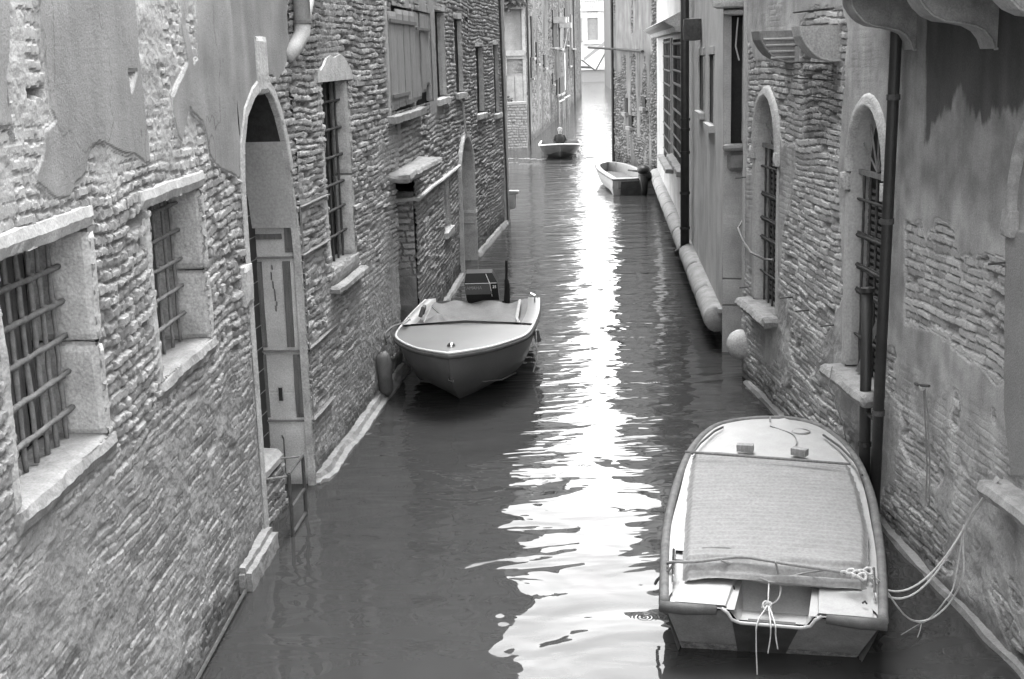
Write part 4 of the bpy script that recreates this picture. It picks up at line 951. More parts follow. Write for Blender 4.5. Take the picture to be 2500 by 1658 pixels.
trq((-.0,-.5),(.30,-.5),(.30,.99),(0,.99),0,'transom',M_HULLN)
trq((.70,-.5),(1,-.5),(1,.99),(.70,.99),0,'transom',M_HULLN)
trq((.30,-.5),(.70,-.5),(.70,.80),(.30,.80),0,'transom',M_HULLN)
trq((.325,.0),(.60,.0),(.645,.80),(.315,.80),.012,'transom_panel',M_HULLD)
trq((.0,-.4),(1.,-.4),(1.,.10),(0,.16),.008,'fouling_band',M_ALGAE)
# deck
GI=inset(Gs,.05)
mb=MB();c=[(2.0,10.6,.60)]
ring=[(q[0],q[1],q[2]+.03) for q in GI];r2=inset(ring,.13);r2=[(q[0],q[1],q[2]+.01) for q in r2]
f0=[]
mb.add(ring+r2,[(i,i+1,n+i+1,n+i) for i in range(n-1)])
# foredeck and side deck filled by a crowned grid clipped at the aft deck line
fan=[(q[0],q[1],q[2]) for q in r2]
half=n//2
for i in range(half):
    j=n-1-i
    if j-1<=i: break
    a0,a1=np.array(fan[i]),np.array(fan[i+1]);b0,b1=np.array(fan[j]),np.array(fan[j-1])
    if i<3: continue
    K=8;vs=[]
    for k in range(K+1):
        t=k/K;cz=.04*math.sin(math.pi*t)
        vs.append(tuple(a0*(1-t)+b0*t+np.array((0,0,cz))));vs.append(tuple(a1*(1-t)+b1*t+np.array((0,0,cz))))
    mb.add(vs,[(2*k,2*k+1,2*k+3,2*k+2) for k in range(K)])
mb.build('deck',M_BOATW,NB,smooth=False)
# stern deck with the motor well
T1=.92
mb=MB()
zs=.49
L_=[nb(.045,.02,zs),nb(.285,.02,zs),nb(.305,T1,zs+.03),nb(.035,T1,zs+.03)]
mb.add(L_,[(0,1,2,3)])
Rr=[nb(.715,.02,zs),nb(.955,.02,zs),nb(.96,T1,zs+.03),nb(.695,T1,zs+.03)]
mb.add(Rr,[(0,1,2,3)])
mb.add([nb(.305,T1,zs+.03),nb(.695,T1,zs+.03),nb(.655,.40,.30),nb(.345,.40,.30)],[(0,1,2,3)])
mb.add([nb(.345,.40,.30),nb(.655,.40,.30),nb(.645,.02,.36),nb(.355,.02,.36)],[(0,1,2,3)])
mb.add([nb(.285,.02,zs),nb(.305,T1,zs+.03),nb(.345,.40,.30),nb(.355,.02,.36)],[(0,1,2,3)])
mb.add([nb(.715,.02,zs),nb(.695,T1,zs+.03),nb(.655,.40,.30),nb(.645,.02,.36)],[(0,1,2,3)])
mb.add([nb(0,0,zs-.02),nb(.33,0,zs-.02),nb(.33,T1+.4,zs-.01),nb(-.085,T1+.4,zs-.01)],[(0,1,2,3)])
mb.add([nb(.67,0,zs-.02),nb(1,0,zs-.02),nb(.985,T1+.4,zs-.01),nb(.67,T1+.4,zs-.01)],[(0,1,2,3)])
mb.add([nb(-.05,.85,zs),nb(.06,.85,zs),nb(.06,1.5,zs+.02),nb(-.13,1.5,zs+.02)],[(0,1,2,3)])
mb.build('motor_well',M_BOATW,NB)
MB().ball(nb(.30,.40,.44),.05,8,(.25,1.,1.)).build('well_hole',M_BLACK,NB)
# lip across the notch, slot, hanging
MB().tube([nb(.27,.0,.475),nb(.30,-.02,.45),nb(.32,-.02,.40),nb(.36,-.03,.385),nb(.64,-.03,.385),nb(.68,-.02,.40),nb(.70,-.02,.45),nb(.73,0,.475)],.013,8).build('transom_lip',M_BOATW,NB,smooth=True)
MB().hexa([nb(.39,.03,.372),nb(.61,.03,.372),nb(.61,.075,.372),nb(.39,.075,.372),nb(.39,.03,.378),nb(.61,.03,.378),nb(.61,.075,.378),nb(.39,.075,.378)]).build('slot',M_STRIPE,NB)
# rubber gunwale
gr=[(q[0],q[1],q[2]+.01) for q in Gs]
M_RUBL=mat('scuffed_rubber',.10,.7,.5,12)
MB().tube(gr,.042,8,jit=.03).build('rub_rail',M_RUBL,NB,smooth=True)
MB().tube([nb(-.02,-.02,.46),nb(.10,-.03,.46),nb(.25,-.03,.47)],[.042,.045,.035],10,jit=.05).tube([nb(.75,-.03,.47),nb(.9,-.03,.46),nb(1.02,-.02,.46)],[.035,.045,.045],10,jit=.05).build('stern_fender_roll',M_RUB,NB,smooth=True)
def railpx(x0,y0,x1,y1,z):
    a=plane_pt(x0,y0,z);b=plane_pt(x1,y1,z);return [(a[0],a[1],z-.05),a,b,(b[0],b[1],z-.05)]
MB().tube(railpx(1645,1342,1643,1405,.57),.012,6).tube(railpx(2133,1388,2136,1450,.57),.012,6).build('grab_rail',M_CHROME,NB)
MB().tube([plane_pt(1880,1036,.65),(plane_pt(1880,1036,.65)[0],plane_pt(1880,1036,.65)[1],.74)],.012,6).build('bow_pin',M_CHROME,NB)
MB().tube([plane_pt(2106,1472,.53),plane_pt(2112,1468,.55),plane_pt(2116,1474,.53)],.008,6).build('eye_bolt',M_IRON,NB)
# toe rails beside the bow
MB().tube([plane_pt(x,y,.67) for x,y in((1690,1108),(1710,1082),(1745,1052),(1765,1043))],.012,6).tube([plane_pt(x,y,.67) for x,y in((2010,1062),(2050,1090),(2085,1125),(2105,1160))],.012,6).build('toe_rail',M_STRIPE,NB)
# cover: woven sheet over the cockpit
cz=.645
La=[np.array(plane_pt(x,y,cz)[:2]) for x,y in catmull([(1665,1383),(1672,1280),(1678,1190),(1690,1103)],6)]
Ra=[np.array(plane_pt(x,y,cz)[:2]) for x,y in catmull([(2118,1400),(2120,1300),(2100,1200),(2076,1133)],6)]
nu,nv=120,150;X=np.empty((nu,nv,3))
for j in range(nv):
    t=j/(nv-1);k=t*(len(La)-1);i0=min(int(k),len(La)-2);f=k-i0
    a=La[i0]*(1-f)+La[i0+1]*f;b=Ra[i0]*(1-f)+Ra[i0+1]*f
    s=np.linspace(0,1,nu)
    wob=(noise(t*30,0)-.5)*.03
    X[:,j,0]=a[0]+(b[0]-a[0])*s+wob*(.5-s)*.8;X[:,j,1]=a[1]+(b[1]-a[1])*s+.015*(fbm(s*6,s*0+3)-.5)*(1-t)*6*(t<.15)
    lift=.04*np.sin(np.pi*s)**.6*np.sin(np.pi*min(1,.08+t*.9))**.5
    aft=np.clip(1-t/.22,0,1)
    fold=.022*aft*np.sin(t*150+s*3+2*fbm(s*3,s*0+t*5))*sstep(.25,.6,s)
    corr=.0080*np.sin(t*2*np.pi*30+2.2*noise(s*3,s*0+t*4))+.010*(fbm(s*5,s*0+t*16,3)-.5)
    droop=-.05*(1-sstep(0,.04,s))-.05*sstep(.96,1,s)
    X[:,j,2]=cz+lift+fold+corr+droop-.12*(1-sstep(0,.12,t))
cvr=gridmesh('boat_cover',X,None,None,M_TARP,None,(2.1,10.9,.7));tagit(cvr,'grey woven cover stretched over the cockpit of the white motorboat','boat cover')
MB().tube([plane_pt(1672+ (2076-1672)*k/10,1103+3*k,.73) for k in range(11)],.012,6).build('cover_batten',M_WOODD,cvr)
for i,(x0,y0,x1,y1,lb) in enumerate(((1797,1104,1840,1106,'small wooden block on the boat foredeck, left one'),(1929,1112,1966,1118,'small wooden block on the boat foredeck, right one'))):
    a=np.array(plane_pt(x0,y0,.66));b=np.array(plane_pt(x1,y1,.66));d=(b-a);d/=np.linalg.norm(d);l=np.linalg.norm(b-a);Fb=Frame(a[:2],b[:2])
    tagit(MB().rough(Fb,0,l,.66,.735,-.09,.0,.003,.03,i,rnd=.004).build('wooden_block',M_WOOD,None,tuple(a)),lb,'wooden block','blocks on the covered boat')
def rope(name,pts,r,label,m=M_ROPE,grp=None,sm=6):
    q=[tuple(p) for p in catmull(pts,sm)];o=MB().tube(q,r,6,jit=.15).build(name,m,None,q[0],smooth=True);tagit(o,label,'rope',grp);return o
pp=plane_pt
rope('cover_rope',[pp(1630,1375,.55),pp(1650,1372,.62),pp(1700,1371,.64),pp(1760,1364,.66),pp(1815,1360,.68),pp(1870,1368,.68),pp(1930,1378,.68),pp(2000,1388,.67),pp(2060,1397,.66),pp(2110,1400,.63)],.014,'rope tied across the aft edge of the woven boat cover',M_ROPED)
rope('lashing_rope',[pp(1760,1368,.66),pp(1800,1385,.6),pp(1877,1420,.55),pp(1905,1417,.55),pp(1960,1400,.6),pp(2015,1392,.66)],.008,'thin rope pulled into a V over the motor well',M_ROPED)
rope('hanging_rope',[pp(1893,1372,.7),pp(1900,1400,.6),pp(1906,1440,.5),pp(1898,1466,.45),pp(1878,1478,.42)],.008,'rope looping down from the cover into the motor well',M_ROPED)
rope('stern_rope',[pp(1877,1420,.55),pp(1876,1450,.50),pp(1873,1478,.44),nb(.44,-.04,.41),nb(.435,-.05,.25),nb(.445,-.05,-.1)],.0055,'pale rope over the transom reaching the water',M_ROPE)
rope('short_rope_end',[pp(1875,1475,.44),nb(.50,-.05,.41),nb(.50,-.06,.30),nb(.49,-.06,.18)],.0055,'left of two short rope ends dangling over the dark transom panel',M_ROPE)
rope('short_rope_end',[pp(1876,1475,.44),nb(.52,-.05,.41),nb(.525,-.06,.32),nb(.535,-.06,.22)],.0055,'right of two short rope ends dangling over the dark transom panel',M_ROPE)
kn=MB()
for x,y in((2070,1398),(2085,1402),(2098,1408),(2112,1395)):
    q=pp(x,y,.66);kn.tube([(q[0]+.05*math.cos(a),q[1]+.03*math.sin(a),q[2]+.02*math.sin(2*a)) for a in np.linspace(0,6.3,12)],.011,6)
tagit(kn.build('rope_knot',M_ROPE,None,pp(2090,1400,.66)),'bulky knot of ropes at the right edge of the woven cover','knot')
k2=MB()
q=pp(1872,1478,.44)
for i in range(3):k2.tube([(q[0]+.03*math.cos(a+i),q[1]+.02*math.sin(a),q[2]+.025*math.sin(a+i*2)) for a in np.linspace(0,6.3,12)],.008,6)
tagit(k2.build('rope_knot',M_ROPE,None,q),'small knot where ropes meet on the transom','knot')
rope('bow_rope',[pp(1880,1040,.68),pp(1900,1047,.67),pp(1935,1060,.67),pp(1945,1078,.67),pp(1938,1095,.68)],.007,'thin dark rope curling over the foredeck of the white motorboat',M_ROPED)
rope('coiled_rope',[pp(1955+22*math.cos(a),1052+6*math.sin(a)+a*.3,.66) for a in np.linspace(0,10,18)],.006,'small coil of rope on right of the foredeck',M_ROPED,sm=2)
hk=R3.p(.27,1.36,.12);st0=pp(2112,1398,.62)
def sag(a,b,d,n=9,side=(0,0,0)):
    a=np.array(a);b=np.array(b);return [tuple(a*(1-t)+b*t-np.array((0,0,1))*d*4*t*(1-t)*(1-.25*(t-.5))+np.array(side)*math.sin(math.pi*t)) for t in np.linspace(0,1,n)]
jn=R3.p(.62,.86,.2)
rope('mooring_rope',sag(st0,jn,.30)+[tuple(hk)],.008,'upper mooring rope from white boat stern to the right wall hook',M_ROPE)
rope('mooring_rope',sag(st0,np.array(jn)+(0,.03,-.02),.36)+[tuple(np.array(hk)+(0,.02,0))],.008,'second mooring rope hanging just below the upper one at right wall',M_ROPE)
rope('mooring_rope',[pp(2118,1402,.6),pp(2148,1420,.52),pp(2190,1480,.30),pp(2222,1512,.12),pp(2255,1516,.06),pp(2290,1500,.12),pp(2325,1462,.25),pp(2352,1400,.5),tuple(jn),tuple(np.array(hk)+(0,-.02,0))],.007,'slack mooring rope dipping to the water with frayed ends',M_ROPE)
rope('mooring_rope',[pp(2222,1512,.12),pp(2250,1520,.05),pp(2275,1505,.10),pp(2305,1470,.28),pp(2330,1425,.4),tuple(np.array(jn)+(0,.04,0))],.006,'short thin line knotted into the slack mooring rope',M_ROPE)
MB_=MB().tube([pp(2250,1520,.05),pp(2225,1535,.03),pp(2200,1550,.02)],.004,5).tube([pp(2250,1520,.05),pp(2246,1540,.03),pp(2240,1556,.02)],.004,5)
tagit(MB_.build('frayed_rope_end',M_ROPED,None,pp(2250,1520,.05)),'frayed rope ends trailing at the water beside the right wall','rope')
rope('side_rope',[pp(1643,1380,.58),pp(1625,1400,.5),pp(1608,1412,.42),pp(1600,1425,.3),pp(1604,1416,.3)],.012,'rope loop hanging over the left side of the white boat',M_ROPED)

# ---- generic small motor boat built from sections
def hullboat(par,tip,ang,st,mats,keel0=-.2):
    "st rows: dist_gunwale,halfbeam,zg, dist_chine,bc,zc, dist_keel,zk"
    ca,sa=math.cos(ang),math.sin(ang)
    def w(a,s,z): return (tip[0]+sa*a+ca*s,tip[1]+ca*a-sa*s,z)
    K=6;S=[]
    for r in range(len(st)-1):
        for k in range(K): S.append(np.array(st[r])*(1-k/K)+np.array(st[r+1])*k/K)
    S.append(np.array(st[-1]));
    A=np.array(st);xs=np.arange(len(st));xx=np.linspace(0,len(st)-1,len(S))
    S=np.stack([np.array([q for q in catmull([(v,0) for v in A[:,c]],K)])[:,0] for c in range(A.shape[1])],1)
    n=len(S);mb=MB()
    for sd in(-1,1):
        vs=[]
        for q in S:
            vs+= [w(q[0],sd*q[1],q[2]),w((q[0]+q[3])/2,sd*(q[1]*.52+q[4]*.48+.02*min(1,max(0,q[4])*6)),(q[2]+q[5])/2),w(q[3],sd*q[4],q[5]),w(q[6],0,q[7])]
        mb.add(vs,[(4*i+j,4*(i+1)+j,4*(i+1)+j+1,4*i+j+1) for i in range(n-1) for j in range(3)])
    q=S[-1];mb.add([w(q[0],-q[1],q[2]),w(q[3],-q[4],q[5]),w(q[6],0,q[7]),w(q[3],q[4],q[5]),w(q[0],q[1],q[2])],[(0,1,2,3,4)])
    return w,S,mb.build('hull',mats,par)
LB=thing('grey_motorboat',(-.65,18.7,0),'grey decked motorboat with its bow towards us, moored against the left wall','boat')
st=[(0,.001,.83, .04,.001,.60, .10,.48),(.12,.20,.83,.28,.10,.42,.70,.14),(.38,.46,.82,.62,.26,.32,1.12,-.05),(.85,.72,.80,1.05,.50,.25,1.5,-.14),(1.4,.89,.77,1.55,.65,.20,1.9,-.18),(2.2,.94,.74,2.25,.76,.17,2.5,-.2),(3.3,.95,.71,3.3,.80,.15,3.3,-.2),(4.4,.90,.70,4.3,.78,.14,4.3,-.2)]
wL,SL_,hl=hullboat(LB,(-.80,16.2),R(4.5),st,M_HULL)
hl.data.polygons.foreach_set('use_smooth',[True]*len(hl.data.polygons))
def deckmesh(w,S,a0,a1,inset_,dz,crown=.03,K=10):
    mb=MB();rows=[q for q in S if a0<=q[0]<=a1]
    vs=[];
    for q in rows:
        b=max(.01,q[1]-inset_)
        for k in range(K+1):
            s=-1+2*k/K;vs.append(w(q[0]+inset_*.6*(1-min(1,q[0]*1.2)),s*b,q[2]+dz+crown*(1-s*s)*min(1,q[0]+.2)))
    m=K+1;mb.add(vs,[(i*m+j,(i+1)*m+j,(i+1)*m+j+1,i*m+j+1) for i in range(len(rows)-1) for j in range(K)]);return mb,rows
mb,rows=deckmesh(wL,SL_,0,2.12,.01,.025);mb.build('foredeck',M_BOATG,LB,smooth=True)
# side decks
mb=MB();rw=[q for q in SL_ if q[0]>=2.05]
for sd in(-1,1):
    vs=[]
    for q in rw: vs+=[wL(q[0],sd*q[1],q[2]+.025),wL(q[0],sd*(q[1]-.17),q[2]+.04),wL(q[0],sd*(q[1]-.17),q[2]-.25)]
    mb.add(vs,[(3*i+j,3*(i+1)+j,3*(i+1)+j+1,3*i+j+1) for i in range(len(rw)-1) for j in range(2)])
mb.build('side_deck',M_BOATW,LB,smooth=True)
full=[wL(q[0],-q[1],q[2]) for q in SL_[::-1]]+[wL(q[0],q[1],q[2]) for q in SL_[1:]]
MB().tube([(a,b,c-.03) for a,b,c in full],.035,8).build('rub_rail',M_RUB,LB,smooth=True)
MB().tube([(a,b,c+.015) for a,b,c in full],.018,8).build('gunwale_trim',M_TRIM,LB,smooth=True)
# coaming band + canvas cover slung in the cockpit
mb=MB()
mb.add([wL(2.08,-.80,.80),wL(2.02,0,.86),wL(2.10,.78,.80),wL(2.26,.76,.74),wL(2.2,0,.78),wL(2.25,-.78,.74)],[(0,1,4,5),(1,2,3,4)])
mb.build('coaming',M_STRIPE,LB)
X=np.empty((60,60,3))
for i in range(60):
    for j in range(60):
        s=-1+2*i/59;t=j/59;a=2.15+t*2.15;zz=.72-.16*math.sin(math.pi*t)*(1-s*s*.6)-.05*t+.03*(float(fbm(s*4,t*5))-.5)+(.03*abs(s)**3)
        if s<-.3: zz+=.16*math.exp(-((s+.62)/.17)**2-((t-.35)/.16)**2)
        zz+=.03*math.sin(s*9+t*6)*t
        X[i,j]=wL(a,s*.79,zz+.02)
cv=gridmesh('boat_canvas',X,None,None,M_TARPD,None,wL(3.2,0,.7));tagit(cv,'sagging grey canvas cover over cockpit of the grey motorboat','boat cover')
mb=MB()
mb.tube([wL(2.5,-.66,.74),wL(2.9,-.60,.90),wL(3.3,-.55,.72)],.010,6).tube([wL(2.2,.74,.76),wL(2.5,.68,.78),wL(3.2,.66,.80),wL(4.1,.62,.74)],.025,8)
mb.build('canvas_edge',M_STONE2,cv)
mb=MB()
for sd in(-1,1): mb.tube([wL(a,sd*b,c) for a,b,c in((.50,.17,.40),(.80,.36,.28),(1.2,.55,.20),(1.8,.70,.15))],.012,6)
mb.build('spray_strake',M_HULL,LB)
MB().ball(wL(.30,0,.87),.055,10,(1,1,.9)).build('bow_light',M_CHROME,LB,smooth=True)
MB().tube([wL(.17,-.03,.50),wL(.13,-.02,.47),wL(.15,.02,.44),wL(.22,.03,.50)],.012,6).build('bow_eye',M_CHROME,LB)
MB().tube([wL(3.9,.86,.74),wL(3.9,.86,.86),wL(3.93,.80,.88)],.014,6).build('cleat',M_CHROME,LB)
mb=MB().tube([wL(2.0,.985,.72),wL(2.0,.99,.3),wL(2.05,.93,.1)],.010,6);mb.build('side_line',M_ROPE,LB)
# outboard
OM=MB()
mo=wL(4.55,.02,0)
def om(x,y,z): q=(mo[0]+x,mo[1]+y,z);return q
fr0=[(-.27,-.16,.70),(.24,-.16,.70),(.24,.26,.70),(-.27,.26,.70),(-.30,-.20,.98),(.22,-.20,.98),(.22,.30,.98),(-.30,.30,.98)]
OM.hexa([om(*q) for q in fr0]).hexa([om(*q) for q in [(-.30,-.20,.981),(.22,-.20,.981),(.22,.30,.981),(-.30,.30,.981),(-.27,-.14,1.13),(.14,-.14,1.13),(.14,.26,1.13),(-.27,.26,1.13)]])
OM.hexa([om(*q) for q in [(-.2,-.1,.35),(.16,-.1,.35),(.16,.16,.35),(-.2,.16,.35),(-.26,-.15,.699),(.23,-.15,.699),(.23,.25,.699),(-.26,.25,.699)]])
OM.tube([om(0,.06,.36),om(0,.08,-.2)],.07,8)
omo=OM.build('outboard_motor',M_BLACK,LB)
MB().hexa([om(*q) for q in [(-.285,-.187,.80),(.13,-.187,.80),(.13,-.17,.80),(-.285,-.17,.80),(-.30,-.204,.965),(.10,-.204,.965),(.10,-.19,.965),(-.30,-.19,.965)]]).build('cowling_band',M_STRIPE,omo)
MB().tube([om(.13,-.17,.76),om(.10,-.21,.97),om(.04,-.155,1.12)],.006,5).tube([om(-.29,-.213,.98),om(.21,-.213,.98)],.004,5).build('cowling_line',M_TRIM,omo)
text('YAMAHA',om(-.17,-.203,.885),(R(86),0,0),.070,M_SILL,omo)
text('25',om(.17,-.212,.90),(R(86),0,0),.06,M_WHITE,omo)
MB().tube([om(.36,-.2,.62),om(.37,-.18,.95),om(.36,-.16,1.02)],[.05,.04,.03],8).tube([om(.36,-.16,1.0),om(.37,-.14,1.32)],.02,8).tube([om(.2,-.1,.66),om(.36,-.2,.66)],.03,6).build('tiller',M_BLACK,omo)
fd=MB().tube([wL(.95,-.95,.66),wL(.93,-1.0,.60),wL(.97,-.98,.14),wL(.99,-.96,.06)],[.03,.10,.10,.04],12).build('boat_fender',mat('grey_fender',.09,.6,.3,6),None,wL(.95,-.95,.06),smooth=True);tagit(fd,'grey cylindrical fender hanging between the grey motorboat and the wall','fender')
rope('bow_line',[wL(2.2,-.82,.86),wL(1.9,-.88,.85),wL(1.75,-.98,.84),wL(1.5,-1.06,.78),(-1.73,17.9,.62),(-1.80,17.7,.75)],.014,'ropes tying the grey motorboat side to the left wall',M_ROPED)
mb=MB();
for i in range(4): mb.tube([wL(1.8+i*.10,-.86+.02*i,.86),wL(1.85+i*.1,-.80,.89),wL(1.95+i*.1,-.84,.86)],.015,5)
tagit(mb.build('rope_bundle',M_ROPE,None,wL(1.9,-.85,.85)),'small bundle of rope on the left gunwale of the grey motorboat','rope')
MB().tube([wL(2.7,-.74,.78),wL(2.75,-.70,.90),wL(2.9,-.70,.90),wL(2.95,-.74,.78)],.03,6).build('cleat',M_RUB,LB)
MB().tube([wL(2.9,.93,.50),wL(2.9,.96,.35)],.05,6).build('side_bumper',M_RUB,LB)

# ---- open boat moored on the right, farther off
OB=thing('open_skiff',(4.0,44,0),'open white skiff with black outboard moored stern towards us at the right wall','boat')
st=[(0,.001,.62,.1,.001,.40,.3,.1),(.5,.42,.60,.6,.25,.2,.8,-.1),(1.3,.62,.57,1.35,.45,.12,1.5,-.15),(2.6,.70,.54,2.6,.58,.1,2.6,-.15),(4.2,.72,.52,4.2,.62,.08,4.2,-.15),(5.4,.71,.50,5.2,.66,-.02,5.2,-.15)]
wO,SO,ho=hullboat(OB,(3.55,47.3),R(180-5),st,M_SKIFF)
fullo=[wO(q[0],-q[1],q[2]) for q in SO[::-1]]+[wO(q[0],q[1],q[2]) for q in SO[1:]]
mb=MB()
for sd in(-1,1):
    vs=[]
    for q in SO: vs+=[wO(q[0],sd*q[1],q[2]+.02),wO(q[0]+.1*(q[0]<.5),sd*max(0,q[1]-.16),q[2]+.03),wO(q[0],sd*max(0,q[1]-.17),q[2]-.3)]
    nn=len(SO);mb.add(vs,[(3*i+j,3*(i+1)+j,3*(i+1)+j+1,3*i+j+1) for i in range(nn-1) for j in range(2)])
mb.add([wO(5.1,-.7,.53),wO(5.1,.7,.53),wO(5.42,.7,.52),wO(5.42,-.7,.52)],[(0,1,2,3)])
mb.build('side_deck',M_SKIFF,OB)
MB().tube([(a,b,c) for a,b,c in fullo],.03,6).tube([wO(5.4,-.71,.50),wO(5.4,.71,.50)],.03,6).build('rub_rail',M_RUBL,OB)
mb=MB();vs=[];
for q in SO: vs+=[wO(q[0],-max(0,q[1]-.17),q[2]-.28),wO(q[0],max(0,q[1]-.17),q[2]-.28)]
mb.add(vs,[(2*i,2*i+1,2*i+3,2*i+2) for i in range(len(SO)-1)]).build('floor',M_WOODD,OB)
MB().hexa([wO(3.2,-.55,.28),wO(3.2,.55,.28),wO(3.5,.55,.28),wO(3.5,-.55,.28),wO(3.2,-.55,.33),wO(3.2,.55,.33),wO(3.5,.55,.33),wO(3.5,-.55,.33)]).build('thwart',M_WOOD,OB)
MB().hexa([wO(5.24,-.24,-.1),wO(5.24,.45,-.1),wO(5.3,.45,-.1),wO(5.3,-.24,-.1),wO(5.425,-.24,.44),wO(5.425,.45,.44),wO(5.45,.45,.44),wO(5.45,-.24,.44)]).build('transom_panel',M_HULLD,OB)
mb=MB();q=wO(5.55,-.25,0)
for dz,r in((.80,.20),(.62,.24),(.95,.10)): pass
mb.ball((q[0],q[1]+.1,.78),.26,10,(.8,1.1,.6)).ball((q[0]+.05,q[1]+.1,.60),.24,10,(.9,1.,.9)).tube([(q[0],q[1],.6),(q[0],q[1]-.05,.1),(q[0],q[1],-.1)],[.16,.10,.08],8).tube([(q[0]-.1,q[1]+.3,.72),(q[0]-.4,q[1]+.9,.72)],.03,6)
mb.build('outboard_motor',M_BLACK,OB,smooth=True)
rope('coiled_line',[wO(4.6+.15*math.sin(a),-.60+.06*math.cos(a),.57+.01*a/6) for a in np.linspace(0,12,20)],.015,'coil of rope on the side deck of the open skiff',M_ROPE,sm=2)

# ---- approaching boat with its rower
PBt=thing('approaching_boat',(2.3,59,0),'small grey boat coming towards us down the middle of the canal','boat')
st=[(0,.001,.66,.15,.001,.36,.3,.20),(.12,.48,.64,.35,.22,.3,.7,.08),(.4,.78,.61,.6,.42,.22,1.1,0),(1.0,.90,.57,1.1,.62,.15,1.6,-.08),(2.2,.92,.53,2.2,.72,.1,2.5,-.1),(4.6,.85,.50,4.5,.72,.06,4.5,-.1)]
wP,SP,hp_=hullboat(PBt,(2.28,56.6),R(2),st,M_HULL)
mb,_=deckmesh(wP,SP,0,1.3,.01,.02);mb.build('foredeck',M_BOATW,PBt,smooth=True)
fullp=[wP(q[0],-q[1],q[2]) for q in SP[::-1]]+[wP(q[0],q[1],q[2]) for q in SP[1:]]
MB().tube(fullp,.035,6).build('gunwale',M_TRIM,PBt)
mb=MB();vs=[]
for q in SP:
    if q[0]>1.2: vs+=[wP(q[0],-q[1]*.9,.22),wP(q[0],q[1]*.9,.22)]
mb.add(vs,[(2*i,2*i+1,2*i+3,2*i+2) for i in range(len(vs)//2-1)]).build('floor',M_WOODD,PBt)
MB().hexa([wP(2.4,-.85,.40),wP(2.4,.85,.40),wP(2.75,.85,.40),wP(2.75,-.85,.40),wP(2.4,-.85,.46),wP(2.4,.85,.46),wP(2.75,.85,.46),wP(2.75,-.85,.46)]).build('thwart',M_WOOD,PBt)
foam=MB();r_=np.random.RandomState(9)
for i in range(130):
    sd=r_.choice([-1,1]);a=r_.rand()**1.6;x=2.3+sd*(.75+a*(2.4 if sd<0 else .8))+r_.randn()*.08;y=57.0+a*1.6*(1 if sd<0 else .5)+r_.randn()*.12;s=.02+.04*r_.rand()*(1-a*.5)
    foam.ball((x,y,.01),s,3,(1.6,1,.5))
tagit(foam.build('wake_foam',M_SILL,None,(2.3,57,0)),kind='stuff');bpy.data.objects['wake_foam']['label']='white foam pushed aside by the bow of the approaching boat';bpy.data.objects['wake_foam']['category']='foam'
